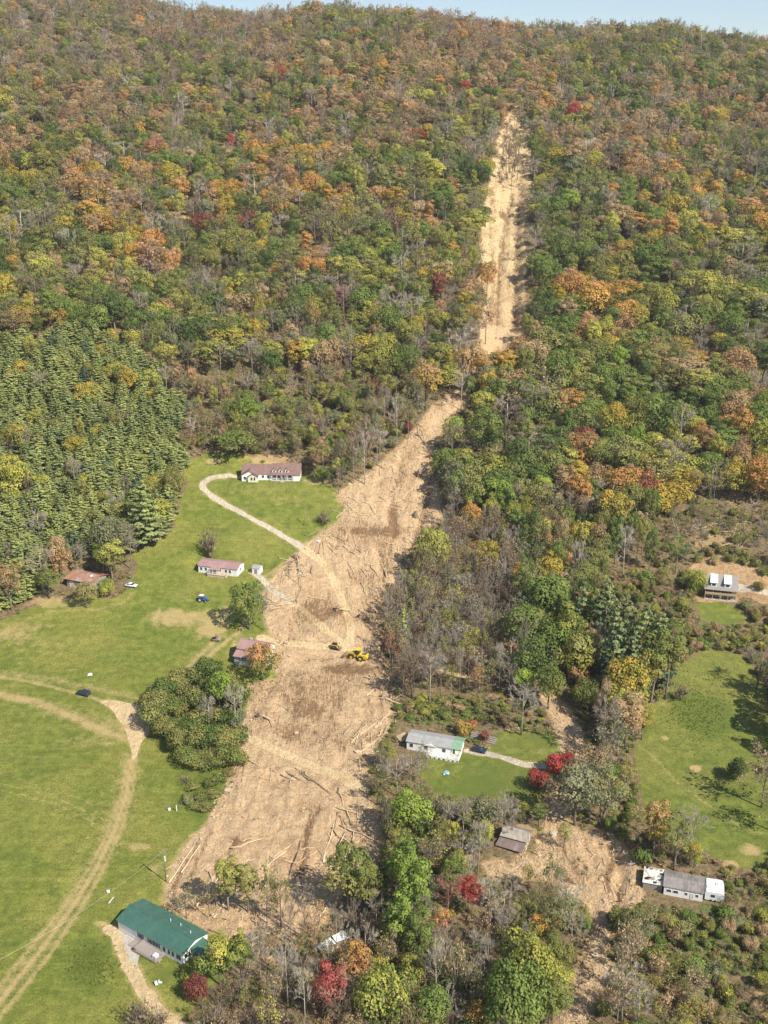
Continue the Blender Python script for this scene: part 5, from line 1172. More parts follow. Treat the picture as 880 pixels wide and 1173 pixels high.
# green house yard
H('broad', 252, 1072, 1160, 46, 'green', 'yellow green', note='pale green tree with twin trunk right of the green roofed house'); H('tall', 278, 1062, 1150, 36, 'green', 'yellow green', note='slender pale green tree, second right of the green roofed house')
H('dense', 224, 1113, 1153, 31, 'maroon', 'maroon', note='round maroon bush below the porch of green roofed house'); H('twiggy', 163, 1138, 1180, 46, 'grey brown', note='bare grey bush at the bottom edge beside the drive')
H('twiggy', 186, 1150, 1178, 26, 'grey brown')
for (u, v) in [(250,1172),(275,1176),(300,1168),(325,1176),(290,1186),(345,1182)]: H('twiggy', u, v - 26, v + 6, 34, 'grey brown')
# toe of the slide
H('tall', 262, 985, 1046, 34, 'olive', 'yellow green', bark='pale'); H('tall', 284, 990, 1052, 30, 'olive', 'olive'); H('half', 306, 1000, 1058, 30, 'olive', 'green'); H('half', 322, 1010, 1062, 28, 'brown', 'olive'); H('half', 240, 1010, 1050, 22, 'olive', 'tan')
H('half', 214, 1020, 1052, 26, 'grey brown', 'olive'); H('bare', 350, 1015, 1075, 26, 'grey'); H('bare', 334, 1030, 1085, 24, 'grey', bark='pale'); H('half', 362, 1040, 1095, 24, 'rust', 'rust')
H('broad', 400, 968, 1060, 62, 'olive', 'green', bark='pale', note='big olive green tree at the lower right edge of the landslide toe'); H('tall', 420, 985, 1062, 36, 'olive', 'green')
H('broad', 470, 905, 965, 54, 'bright green', 'bright green', note='bright green round tree below the grey shingled mobile home'); H('tall', 463, 955, 1040, 44, 'bright green', 'green', note='tall bright green vine covered tree below the landslide edge'); H('tall', 474, 985, 1075, 46, 'green', 'bright green'); H('tall', 458, 1020, 1110, 44, 'green', 'bright green'); H('tall', 478, 1040, 1120, 40, 'green', 'green')
H('broad', 537, 1002, 1062, 34, 'red', 'red', bark='pale', note='vivid crimson tree in the lower wood'); H('bare', 512, 1005, 1062, 34, 'pink', note='bare pinkish tree left of the vivid crimson tree'); H('loose', 507, 1040, 1082, 26, 'pink', 'orange')
H('loose', 380, 1104, 1170, 48, 'pink', 'red', note='red and rust tree near the bottom edge below the crushed trailer'); H('broad', 408, 1080, 1140, 44, 'rust', 'orange', note='rust orange round tree beside the crushed white trailer'); H('loose', 372, 1120, 1178, 36, 'pink', 'red')
H('wide', 438, 1106, 1195, 72, 'green', 'yellow green', note='large pale green round tree at the bottom edge, middle of the picture'); H('broad', 496, 1130, 1200, 50, 'green', 'green'); H('broad', 545, 1150, 1200, 36, 'green', 'orange')
H('wide', 600, 1070, 1165, 74, 'green', 'yellow green', note='large rounded green tree near the bottom edge, left of lower debris flow'); H('wide', 585, 1105, 1200, 84, 'green', 'green', note='widest green tree at the bottom edge, left of lower debris flow'); H('broad', 628, 1120, 1200, 50, 'green', 'olive')
H('tall', 615, 1045, 1108, 26, 'yellow', 'orange', bark='brown', note='narrow golden tree, left of a pair beside lower debris flow'); H('tall', 634, 1045, 1105, 18, 'yellow', 'rust', note='narrow golden tree, right of a pair beside lower debris flow'); H('broad', 605, 1032, 1085, 30, 'dark green', 'olive')
H('loose', 634, 1030, 1110, 44, 'olive', 'grey green'); H('loose', 650, 1022, 1092, 34, 'olive', 'grey green'); H('bare', 648, 1010, 1062, 38, 'pale grey', bark='pale', note='bare pale spreading tree above the golden pair'); H('half', 628, 985, 1040, 32, 'olive', 'olive')
H('half', 716, 1070, 1140, 36, 'grey brown', 'tan'); H('bare', 712, 1110, 1170, 44, 'pale grey', bark='pale'); H('loose', 730, 1030, 1100, 44, 'grey green', 'olive', note='grey green tree right of the gully below the ruined annex'); H('half', 722, 1060, 1110, 36, 'tan', 'tan'); H('dense', 708, 1030, 1078, 30, 'dark green', 'olive')
H('half', 706, 1125, 1185, 36, 'brown', 'tan'); H('bare', 690, 1128, 1178, 24, 'grey brown', bark='brown'); H('bare', 730, 1130, 1180, 40, 'pale grey', bark='pale')
for (u, v, c_) in [(800,640,'olive'),(812,632,'brown'),(826,630,'olive'),(842,632,'grey green'),(852,642,'olive'),(866,646,'olive'),(876,655,'green'),(795,660,'olive'),(790,680,'olive'),(858,700,'maroon'),(866,704,'brown'),(876,700,'brown'),(852,694,'grey green'),(836,640,'olive'),(818,642,'tan'),(870,672,'olive')]: H('shrub' if c_ != 'maroon' else 'twiggy', u, v - 9, v + 4, 15, c_, 'olive')
for (u, vt, vb, wp, k_) in [(378,1070,1122,22,'half'),(396,1066,1116,20,'bare'),(364,1076,1120,18,'half'),(330,1085,1160,30,'bare'),(300,1070,1150,28,'bare'),(500,1075,1150,32,'bare'),(522,1085,1160,30,'half'),(350,1118,1180,26,'bare'),(315,1110,1176,26,'half'),(420,1060,1120,26,'bare'),(445,1070,1130,24,'half'),(556,1075,1140,26,'bare')]: H(k_, u, vt, vb, wp, 'pale grey' if k_ == 'bare' else 'olive', 'tan', bark='pale')
# around the grey shingled mobile home
H('bare', 597, 786, 842, 42, 'pale grey', bark='pale', note='bare pale tree standing alone above the trailer lawn'); H('bare', 585, 728, 784, 36, 'pale grey', bark='pale', note='bare pale tree, upper of two above the trailer lawn'); H('bare', 492, 745, 808, 32, 'pale grey', bark='pale'); H('bare', 472, 740, 800, 44, 'grey brown')
H('broad', 600, 764, 802, 28, 'bright green', 'bright green', note='small bright green tree between the two bare pale trees')
H('dense', 638, 857, 886, 34, 'red', 'red', note='larger crimson round bush at the washout edge, upper of the pair'); H('dense', 620, 876, 905, 34, 'maroon', 'red', note='crimson bush with darker leaves, lower left of the pair on the lawn')
H('dense', 650, 858, 880, 16, 'maroon', 'red', note='small crimson bush tucked behind the crimson pair'); H('shrub', 541, 822, 840, 12, 'rust', 'red', note='small reddish shrub behind the grey shingled mobile home'); H('shrub', 555, 834, 852, 13, 'maroon', 'maroon', note='small maroon shrub behind the timber wall'); H('shrub', 530, 820, 842, 22, 'yellow', 'rust')
H('broad', 658, 872, 945, 60, 'grey green', 'grey green', bark='grey', note='big grey green tree right of the crimson bushes'); H('loose', 690, 880, 945, 56, 'grey green', 'olive'); H('loose', 682, 850, 905, 46, 'grey green', 'brown'); H('half', 700, 820, 880, 44, 'grey', 'grey green'); H('bare', 690, 800, 868, 40, 'grey', bark='grey')
H('broad', 660, 722, 800, 46, 'yellow green', 'olive', bark='pale'); H('wide', 675, 692, 790, 50, 'yellow green', 'yellow', bark='pale', note='tall golden tree left of the dark pines'); H('tall', 648, 690, 780, 36, 'green', 'yellow green'); H('shrub', 664, 752, 788, 30, 'rust', 'rust', note='red orange shrub at the foot of the tall golden tree'); H('dense', 672, 770, 815, 36, 'olive', 'dark green')
H('broad', 706, 785, 850, 42, 'olive', 'yellow green'); H('wide', 720, 750, 840, 56, 'yellow green', 'yellow', note='large golden round tree at the left edge of the pasture'); H('loose', 735, 800, 860, 30, 'yellow', 'yellow green')
for (u, vt, vb, wp) in [(664,664,752,44),(690,660,760,50),(712,680,775,46),(735,690,785,46),(700,700,795,40),(752,700,790,44),(722,720,800,40)]: H('pine', u, vt, vb, wp, 'blue pine', 'pine')
H('tall', 762, 712, 800, 46, 'olive', 'green'); H('tall', 745, 725, 805, 40, 'olive', 'green'); H('broad', 625, 648, 735, 56, 'green', 'green'); H('broad', 600, 690, 762, 50, 'green', 'green'); H('broad', 632, 700, 780, 50, 'green', 'green'); H('broad', 607, 730, 790, 46, 'dark green', 'green'); H('broad', 628, 760, 812, 44, 'olive', 'green')
H('broad', 590, 645, 690, 22, 'orange', 'orange', note='bright orange tree right of the bare grey wood'); H('broad', 545, 618, 652, 16, 'orange', 'orange', note='small bright orange tree near the middle of the picture'); H('broad', 560, 620, 672, 30, 'yellow green', 'yellow')
H('wide', 497, 602, 672, 44, 'olive', 'yellow green', note='large olive yellow tree on the right bank of the landslide'); H('dense', 477, 640, 666, 20, 'green', 'bright green'); H('pine', 462, 696, 745, 22, 'pine', 'light pine', note='small lone conifer on the right bank of the landslide'); H('loose', 449, 715, 762, 32, 'maroon', 'brown', note='dark maroon tree at the right edge of the landslide')
H('broad', 519, 474, 540, 32, 'yellow green', 'bright green', bark='pale', note='yellow green tree standing on the upper landslide edge'); H('tall', 524, 535, 590, 26, 'grey green', 'green')
H('broad', 282, 447, 500, 32, 'bright green', 'green', note='bright green round tree above the ranch house')
H('dense', 797, 646, 694, 28, 'green', 'yellow green', note='dense green yellow tree at the left corner of the cabin')
H('twiggy', 779, 778, 802, 24, 'grey brown', note='round grey bush at the upper left of the pasture'); H('half', 872, 858, 925, 52, 'grey brown', 'brown', note='bare brown tree at the right edge of the pasture'); H('bare', 866, 740, 790, 44, 'grey'); H('half', 880, 900, 950, 40, 'grey brown', 'olive'); H('dense', 842, 862, 895, 26, 'dark green', 'dark green', note='dark green bush left of the bare brown tree in the pasture')
H('tall', 748, 915, 985, 34, 'yellow', 'rust', note='golden brown tree below the left corner of the pasture'); H('loose', 772, 930, 1000, 44, 'olive', 'grey green'); H('bare', 790, 925, 990, 40, 'pale grey', bark='pale', note='bare pale tree behind the old grey roofed trailer'); H('broad', 795, 965, 1003, 22, 'yellow green', 'yellow', note='yellow green bush behind the old grey roofed trailer')
for (u, vb, hp) in [(547,1000,60),(575,962,46),(583,958,44),(470,905,44),(482,900,40),(455,912,46),(440,905,36),(515,960,44),(500,950,40),(530,965,46),(560,1060,50),(585,1050,44),(575,1075,50)]:
    H('bare' if hp > 42 else 'half', u, vb - hp, vb, hp * .55, 'pale grey', 'grey green', bark='pale')
for (u, vt, vb, wp, c, c2) in [(800,480,555,26,'yellow','orange'),(868,520,580,44,'orange','orange'),(850,470,535,34,'yellow','orange'),(790,535,580,26,'yellow','yellow'),(838,525,590,34,'yellow green','yellow'),(700,560,630,44,'olive','yellow'),(668,590,660,36,'yellow green','yellow'),
    (748,448,520,48,'dark green','green'),(600,428,480,44,'dark green','green'),(640,400,460,40,'green','green'),(560,470,530,44,'dark green','green'),(570,530,590,46,'dark green','green'),(595,500,560,40,'green','dark green'),(620,540,590,30,'yellow green','bright green'),(572,545,600,36,'green','bright green'),
    (350,290,330,24,'orange','orange'),(365,292,330,22,'orange','orange'),(318,300,340,18,'orange','yellow'),(540,392,455,40,'orange','tan'),(487,412,480,40,'yellow','rust'),(505,300,345,36,'yellow','tan'),(120,215,250,20,'olive','yellow'),(178,160,190,30,'orange','pink'),(148,420,455,26,'yellow','yellow'),(716,275,305,34,'orange','yellow'),(700,285,310,20,'orange','orange'),
    (270,490,520,60,'olive','green'),(20,520,575,40,'yellow green','yellow green'),(48,538,590,24,'yellow green','yellow green'),(100,540,585,18,'yellow green','yellow green'),(22,480,530,30,'olive','yellow')]:
    H('broad', u, vt, vb, wp, c, c2, bark='brown')
for (u, vt, vb, wp, k_, c_) in [(584,140,172,12,'bare','grey'),(590,150,186,14,'half','brown'),(580,160,196,12,'bare','grey brown'),(592,168,204,12,'half','tan'),(575,178,206,9,'bare','grey'),(586,185,212,11,'bare','grey brown'),(600,130,160,14,'broad','dark green'),(592,118,146,16,'half','tan'),(574,112,140,14,'half','brown'),(604,110,140,16,'bare','grey'),(590,96,130,16,'bare','grey'),
    (552,188,228,24,'broad','dark green'),(556,232,262,18,'broad','dark green'),(558,300,340,26,'broad','orange'),(556,345,392,26,'half','rust'),(528,420,470,26,'bare','pale grey'),(478,440,510,20,'half','grey green'),(455,450,528,20,'bare','pale grey'),(440,445,535,20,'bare','grey'),(468,450,520,18,'half','olive'),(418,485,555,26,'bare','pale grey'),(405,490,558,22,'half','brown'),(432,480,545,18,'bare','grey'),
    (520,560,612,20,'bare','grey'),(512,545,590,22,'half','grey green'),(528,590,640,26,'half','brown'),(572,428,478,34,'broad','green')]:
    H(k_, u, vt, vb, wp, c_, c_, bark='pale')
for (u, vt, vb, wp, k_, c_, c2_) in [(583,152,182,14,'half','brown','tan'),(590,160,192,12,'bare','grey','grey'),(586,172,208,16,'half','grey green','brown'),(594,150,178,14,'loose','olive','green'),(580,135,158,14,'half','tan','rust'),(532,398,452,26,'broad','rust','orange'),(548,402,456,30,'broad','orange','rust'),(580,418,462,30,'broad','green','olive'),
    (605,990,1018,18,'loose','yellow green','olive'),(668,990,1020,13,'half','brown','brown'),(646,942,972,20,'loose','olive','yellow green'),(660,985,1008,12,'half','brown','brown'),(630,1018,1050,26,'loose','olive','grey green'),(640,1150,1180,24,'half','brown','tan')]:
    H(k_, u, vt, vb, wp, c_, c2_, bark='grey')
# ------------------------------------------------------------------ scattered wood
BX = [[(270,515),(352,515),(352,575),(270,575)], [(222,632),(308,632),(308,690),(222,690)], [(262,715),(330,715),(330,790),(262,790)], [(66,645),(160,645),(160,705),(66,705)], [(130,1028),(240,1028),(240,1130),(130,1130)],
 [(455,822),(570,822),(570,905),(455,905)], [(564,935),(612,935),(612,990),(564,990)], [(738,985),(828,985),(828,1042),(738,1042)], [(802,640),(852,640),(852,715),(802,715)], [(364,1074),(408,1074),(408,1100),(364,1100)], [(598,845),(674,845),(674,912),(598,912)], [(518,1000),(558,1000),(558,1058),(518,1058)]]
def shrinkpoly(p, k=1.0): return p
CLEAR = [[p for p in SLIDE if p[1] > 444], [(577,158),(566,200),(558,240),(556,290),(556,330),(556,385),(551,404),(560,414),(584,396),(598,370),(600,320),(601,262),(603,215),(604,168)], SLIDE2, SCAR3, BANK, [(p[0], p[1]) for p in FIELD if p[1] < 1200] + [(-200, 1300)], PASTURE, CLAWN, [(488,866),(560,862),(600,840),(640,846),(630,888),(612,905),(560,895),(500,892)]] + BX
P_PINE = [(-120,430),(0,408),(60,392),(125,398),(175,425),(212,470),(206,540),(196,600),(160,632),(70,650),(40,680),(-20,712),(-140,740)]
RU, RV = np.meshgrid(np.arange(-200, 1080, 2) + 1.0, np.arange(-60, 1320, 2) + 1.0)
RP = inpoly(RU, RV, P_PINE); RC = np.zeros(RU.shape, bool)
for poly in CLEAR: RC |= inpoly(RU, RV, poly)
def look(M, u, v):
    i = int((v + 60) / 2); j = int((u + 200) / 2)
    return bool(M[i, j]) if 0 <= i < M.shape[0] and 0 <= j < M.shape[1] else False
def zone(u, v):
    """mix of kinds, palette, spacing (m), crown width (m), height (m) at a pixel"""
    MIX = dict(kinds=dict(broad=.46, tall=.17, loose=.17, half=.09, bare=.11), cols=dict(green=.25, olive=.26, **{'dark green': .12, 'grey green': .07, 'yellow green': .11}, yellow=.07, orange=.035, rust=.035, tan=.06, brown=.035, red=.002, maroon=.006), sp=9.2, w=14.5, h=15)
    if look(RP, u, v):
        return dict(kinds=dict(pine=.89, broad=.05, tall=.04, bare=.02), cols={'pine': .6, 'light pine': .35, 'blue pine': .05}, bcols={'yellow green': .35, 'olive': .6, 'yellow': .05}, sp=4.5, w=9.2, h=10.5)
    if v < 100 - 0.05 * u:
        k = dict(broad=.26, tall=.12, loose=.20, half=.20, bare=.22); c = dict(tan=.26, rust=.10, brown=.14, olive=.20, **{'grey green': .10, 'green': .11, 'dark green': .05}, orange=.03)
        if u < 330: k = dict(broad=.10, tall=.04, loose=.16, half=.26, bare=.44)
        return dict(kinds=k, cols=c, sp=7.4, w=11.0, h=12)
    if v < 190: return dict(kinds=dict(broad=.37, tall=.16, loose=.20, half=.13, bare=.14), cols=dict(tan=.20, rust=.09, brown=.09, olive=.25, **{'grey green': .09, 'green': .15, 'dark green': .08, 'yellow green': .02}, orange=.03, yellow=.02, red=.004), sp=7.8, w=12.0, h=13)
    if v < 330 and u < 545: MIX['cols'] = dict(green=.24, olive=.29, **{'dark green': .12, 'grey green': .07, 'yellow green': .11}, yellow=.07, orange=.04, rust=.035, tan=.06, brown=.03, red=.003, maroon=.006); return MIX
    if u > 560 and 250 < v < 600: MIX['kinds'] = dict(broad=.56, tall=.18, loose=.13, half=.05, bare=.08); MIX['cols'] = dict(green=.33, olive=.22, **{'dark green': .16, 'grey green': .06, 'yellow green': .09, 'bright green': .03}, yellow=.05, orange=.04, rust=.03, tan=.03, brown=.02, maroon=.006); MIX['w'] = 16.5; MIX['sp'] = 9.8
    if u < 500 and 300 < v <= 440: MIX['cols'] = dict(green=.26, olive=.34, **{'dark green': .12, 'grey green': .09, 'yellow green': .08}, yellow=.03, rust=.03, tan=.04, brown=.04, maroon=.01); MIX['kinds'] = dict(broad=.42, tall=.2, loose=.17, half=.08, bare=.13)
    if u < 480 and 440 < v < 575: return dict(kinds=dict(broad=.18, tall=.12, loose=.20, half=.16, bare=.12, dense=.22), cols=dict(olive=.38, green=.18, brown=.14, tan=.10, **{'grey green': .14}, rust=.04, maroon=.02), sp=4.8, w=7.2, h=10)
    if 745 < u and 590 < v < 655: return dict(kinds=dict(half=.32, bare=.20, shrub=.30, dense=.18), cols=dict(olive=.4, **{'grey green': .25}, brown=.15, tan=.1, green=.1), sp=4.4, w=5.4, h=7.5)
    if u > 690 and 660 <= v < 800: return dict(kinds=dict(shrub=.34, dense=.46, half=.12, loose=.08), cols=dict(olive=.55, green=.2, **{'grey green': .15}, brown=.1), sp=3.6, w=5.0, h=4.6)
    if 430 < u < 590 and 620 < v < 800: return dict(kinds=dict(bare=.46, half=.30, loose=.12, dense=.12), cols=dict(grey=.2, **{'grey green': .25}, brown=.2, olive=.25, rust=.05, tan=.05), sp=3.9, w=6.6, h=11)
    if 440 < u < 690 and 790 <= v < 880: return dict(kinds=dict(shrub=.7, dense=.2, twiggy=.1), cols=dict(green=.4, olive=.45, **{'yellow green': .05}, brown=.1), sp=3.4, w=3.6, h=2.4)
    if u > 690 and v >= 900: return dict(kinds=dict(shrub=.36, dense=.30, twiggy=.06, half=.16, loose=.12), cols=dict(green=.33, olive=.42, **{'grey green': .1, 'yellow green': .05}, brown=.1), sp=3.3, w=4.4, h=4.6)
    if u < 430 and v > 960: return dict(kinds=dict(bare=.38, half=.32, loose=.12, twiggy=.18), cols=dict(brown=.25, olive=.33, **{'grey green': .15}, rust=.10, tan=.17), sp=4.0, w=5.0, h=8.5)
    if u >= 420 and v >= 880: return dict(kinds=dict(bare=.18, half=.24, loose=.20, broad=.16, tall=.10, dense=.12), cols=dict(olive=.34, green=.22, **{'grey green': .26, 'dark green': .06}, brown=.12), sp=4.2, w=7.0, h=9.5)
    if u > 560 and v >= 600: MIX['w'] = 9.5; MIX['cols'] = dict(green=.32, olive=.30, **{'dark green': .12, 'grey green': .1, 'yellow green': .08}, brown=.05, rust=.03); MIX['sp'] = 5.6
    return MIX
GS = 9.0
bucket = {}
def clash(x, y, rad):
    i, j = int(x // GS), int(y // GS)
    for a in (-1, 0, 1):
        for b in (-1, 0, 1):
            for (px_, py_, pr) in bucket.get((i + a, j + b), ()):
                if (px_ - x) ** 2 + (py_ - y) ** 2 < (max(rad, pr) if rad > 3.4 else rad) ** 2: return True
    return False
def occupy(x, y, rad): bucket.setdefault((int(x // GS), int(y // GS)), []).append((x, y, rad))
for p in PL_: occupy(p['x'], p['y'], min(4.9, p['w'] * .42))
r4 = np.random.default_rng(2024)
N_ = 60000
yy = np.sqrt(r4.uniform(165 ** 2, 1115 ** 2, N_)); tt_ = r4.uniform(-.54, .54, N_)
# more candidates close by, where spacing is tighter
yn = np.sqrt(r4.uniform(165 ** 2, 480 ** 2, 26000)); yy = np.concatenate([yy, yn]); tt_ = np.concatenate([tt_, r4.uniform(-.54, .54, 26000)])
xx = tt_ * yy
SALL = np.maximum.reduce([s_slide, s_slide2, s_scar, s_bank, s_field, s_past, s_cl, s_ml, s_ty] + s_dr)
ok = gridval(SALL, xx, yy) < -0.9
for (ox, oy, cx, sx, L, W, pz, m_) in PADS:
    lx = (xx - ox) * cx + (yy - oy) * sx; ly = -(xx - ox) * sx + (yy - oy) * cx; ok &= ~((lx > -3) & (lx < L + 3) & (ly > -4) & (ly < W + 2.5))
xx, yy = xx[ok], yy[ok]; zz = ground(xx, yy); PX = w2px(np.stack([xx, yy, zz], 1))
for i in range(len(xx)):
    u, v, dp = PX[i]; z_ = zone(u, v)
    if clash(xx[i], yy[i], min(8.9, z_['sp'] * .72)): continue
    ks = list(z_['kinds']); kd = ks[int(r4.choice(len(ks), p=np.array([z_['kinds'][k] for k in ks]) / sum(z_['kinds'].values())))]
    cl = z_['cols'] if (kd in ('pine',) or 'bcols' not in z_) else z_['bcols']
    # colours drift in patches
    drift = .5 + .9 * fbm(xx[i] / 60 + yy[i] / 260, yy[i] / 70, 91, 2); cs = list(cl); wt = np.array([cl[k] for k in cs], float)
    warm = np.array([3.2 if k in ('orange', 'rust', 'tan', 'yellow', 'brown') else .75 for k in cs]); wt = wt * np.where(drift > .60, warm, 1.0 if drift > .40 else 1 / warm); c = cs[int(r4.choice(len(cs), p=wt / wt.sum()))]
    sm = {'shrub': .62, 'twiggy': .62, 'dense': .8}.get(kd, 1.0)
    wv = z_['w'] * float(np.clip(math.exp(r4.normal(-.16, .30)), .42, 1.7)) * (sm if z_['h'] > 5 else 1); hv = z_['h'] * r4.uniform(.72, 1.25)
    if kd in ('shrub', 'twiggy'): hv = min(hv, wv * .85)
    if kd == 'dense': hv = min(hv, wv * 1.15)
    if kd in ('bare', 'half'): wv *= .9; hv *= 1.15
    if kd == 'tall': wv *= .82; hv *= 1.1
    if kd == 'broad' and wv > 14: kd = 'wide'
    # keep what the photograph shows open: a tree may not rise in front of it
    s = FPX / dp; cosd = .9; chk = [(u, v - .55 * hv * s * cosd), (u, v - .95 * hv * s * cosd), (u - .36 * wv * s, v - .55 * hv * s * cosd), (u + .36 * wv * s, v - .55 * hv * s * cosd)]
    bad = any(look(RC, *q) for q in chk)
    if bad:
        if v > 430 and r4.uniform() < .55: kd = 'shrub'; wv = r4.uniform(1.6, 2.8); hv = wv * .7
        else: continue
        if look(RC, u, v - .8 * hv * s): continue
    if kd in ('bare',): c = r4.choice(['grey', 'pale grey', 'grey brown', 'grey'])
    c2 = c if r4.uniform() < .45 else {'green': 'olive', 'olive': 'yellow green', 'dark green': 'green', 'grey green': 'olive', 'yellow green': 'yellow', 'yellow': 'orange', 'orange': 'rust', 'rust': 'tan', 'tan': 'rust', 'brown': 'tan', 'pine': 'light pine', 'blue pine': 'pine', 'light pine': 'light pine'}.get(c, c)
    occupy(xx[i], yy[i], min(8.9, z_['sp'] * .6))
    PL_.append(dict(kind=kd, x=xx[i], y=yy[i], w=wv, h=hv, col=c, col2=c2, bark=r4.choice(['grey', 'pale', 'brown', 'grey', 'brown']), hand=False, note=None, u=u, v=v, vc=v - .5 * hv * s))
# ------------------------------------------------------------------ which plants stand as things of their own
for i, p in enumerate(PL_):
    z0 = float(ground(p['x'], p['y'])[0]); p['z'] = z0 - .05; dpx = w2px([(p['x'], p['y'], z0)])[0]; s = FPX / dpx[2]; p['u'], p['v'] = dpx[0], dpx[1]
    p['s'] = s; p['size'] = max(p['w'], p['h'] * .8) * s; p['vc'] = p['v'] - .5 * p['h'] * s * .88
    p['inview'] = -8 < p['u'] < 888 and -5 < p['vc'] < 1178
    rk = np.random.default_rng(i); ids = K[p['kind']]; p['proto'] = ids[int(rk.integers(len(ids)))]
    a = pick_col(p['col'], rk); b = pick_col(p['col2'] or p['col'], rk)
    p['tint'] = a; p['tint2'] = b; bk = np.array(BARK[p['bark']]) * rk.uniform(.8, 1.2)
    if p['kind'] == 'bare' or p['kind'] == 'twiggy': bk = pick_col(p['col'] if p['col'] in ('grey', 'pale grey', 'grey brown', 'pink') else 'grey', rk) * (.85 if p['kind'] == 'bare' else .8)
    if p['kind'] == 'half': bk = pick_col('grey', rk) * .75
    p['bk'] = bk; p['rot'] = rk.uniform(0, 6.283)
FAM = dict(broad='tree', tall='tree', loose='tree', wide='tree', pine='pine', bare='bare', half='bare', shrub='shrub', twiggy='shrub', dense='shrub')
NMX = dict(tree=290, pine=120, bare=200, shrub=200)
for fam, mx in NMX.items():
    c = [p for p in PL_ if FAM[p['kind']] == fam and p['inview']]; c.sort(key=lambda p: -(p['size'] + (1000 if p['hand'] else 0)))
    for p in c[:mx]: p['solo'] = True
# labels
LM = {'the ranch house': (310,540), 'the white mobile home': (250,652), 'the two tier farmhouse': (288,742), 'the rusty roofed barn': (95,660), 'the green roofed house': (185,1070), 'the grey shingled mobile home': (500,848), 'the wrecked barn': (588,955),
 'the old grey roofed trailer': (783,1012), 'the cabin with white dormers': (828,668), 'the crushed white trailer': (386,1088), 'the yellow wheel loader': (408,748), 'the crimson bushes': (632,878), 'the tall golden tree': (672,740), 'the dark pines': (712,710),
 'the lone white pine': (167,590), 'the landslide toe': (300,985), 'the vivid crimson tree': (537,1028), 'the maroon bush': (224,1133), 'the bare patch in the pasture': (797,880), 'the round thicket': (225,822), 'the golden narrow pair': (624,1075), 'the white tank': (194,926), 'the gully pole': (716,1005),
 'the upper landslide channel': (580,330), 'the landslide bend': (500,500), 'the landslide head': (590,140), 'the log heap': (340,655), 'the bottom right corner': (870,1165), 'the bottom edge centre': (500,1165), 'the upper edge of the pasture': (820,748), 'the right edge below the cabin': (872,760), 'the skyline dip': (640,25),
 'the left edge beside the pines': (8,600), 'the orange slope trees': (355,305), 'the big dark green crown': (748,470), 'the right edge orange tree': (868,545), 'the bright green ranch tree': (282,467), 'the head of the pine stand': (110,400), 'the felled timber above the cabin': (800,610), 'the upper left slope': (120,230), 'the middle of the right slope': (690,330), 'the lawn of crimson bushes': (585,890), 'the yellow green pair among pines': (34,560), 'the left edge at mid height': (5,500), 'the bare gap right of the pines': (205,520), 'the small yellow tree in the pines': (100,560)}
ORDX = 'eleventh twelfth thirteenth fourteenth fifteenth sixteenth seventeenth eighteenth nineteenth twentieth'.split()
ORD = ['nearest', 'second nearest', 'third nearest', 'fourth nearest', 'fifth nearest', 'sixth nearest', 'seventh nearest', 'eighth nearest', 'ninth nearest', 'tenth nearest'] + [q + ' nearest' for q in ORDX]
NOUN = dict(broad='leafy tree', tall='tall leafy tree', loose='thin leaved tree', wide='broad leafy tree', pine='pine', bare='bare tree', half='half bare tree', shrub='shrub', twiggy='twiggy bush', dense='dense bush')
GRP = dict(tree='broadleaf trees of the valley and lower slope', pine='pines of the pine stand and valley', bare='bare and half bare trees of the valley wood', shrub='shrubs and bushes of the valley')
def colword(p):
    c, d = p['col'], p['col2'] or p['col']
    if p['kind'] in ('bare',): return c
    if p['kind'] == 'pine': return {'pine': 'green', 'light pine': 'pale green', 'blue pine': 'blue green'}[c]
    return c if c == d or p['kind'] in ('half', 'twiggy') else c + ' and ' + d
used = {}
for p in PL_:
    if p.get('solo') and not p['note']:
        dmin = min(LM, key=lambda k: (LM[k][0] - p['u']) ** 2 + (LM[k][1] - p['vc']) ** 2); p['lm'] = dmin; p['dl'] = math.hypot(LM[dmin][0] - p['u'], LM[dmin][1] - p['vc'])
        used.setdefault((colword(p), NOUN[p['kind']], dmin), []).append(p)
for (cw, nn, lm), ps in used.items():
    ps.sort(key=lambda p: p['dl'])
    if len(ps) == 1: ps[0]['note'] = f'{cw} {nn} nearest to {lm}'; continue
    for k, p in enumerate(ps):
        p['note'] = f'{cw} {nn}, {ORD[k]} to {lm}' if k < 20 else f'{cw} {nn} in the wood far beyond {lm}'
NAME = dict(tree='broadleaf_tree', pine='pine_tree', bare='bare_tree', shrub='shrub')
CAT = dict(tree='tree', pine='pine', bare='bare tree', shrub='bush')
for p in PL_:
    if not p.get('solo'): continue
    pr = PROTO[p['proto']]; fam = FAM[p['kind']]
    e = bpy.data.objects.new(NAME[fam], None); e.empty_display_size = .5; e.location = (p['x'], p['y'], p['z']); e.rotation_euler = (0, 0, p['rot'])
    sx = p['w'] / pr['w']; sz = p['h'] / pr['h']; e.scale = (sx, sx, sz); link(e); tag(e, p['note'], CAT[fam], GRP[fam])
    for nm, me in pr['parts'].items():
        o = bpy.data.objects.new({'trunk': 'stems' if fam == 'shrub' else 'trunk', 'twigs': 'crown', 'crown': 'leaves' if fam in ('bare', 'shrub') else 'crown'}[nm], me); link(o, e)
        o['tint'] = [float(q) for q in p['tint']] + [1.0]; o['tint2'] = [float(q) for q in p['tint2']] + [1.0]; o['bark_tint'] = [float(q) for q in p['bk']] + [1.0]
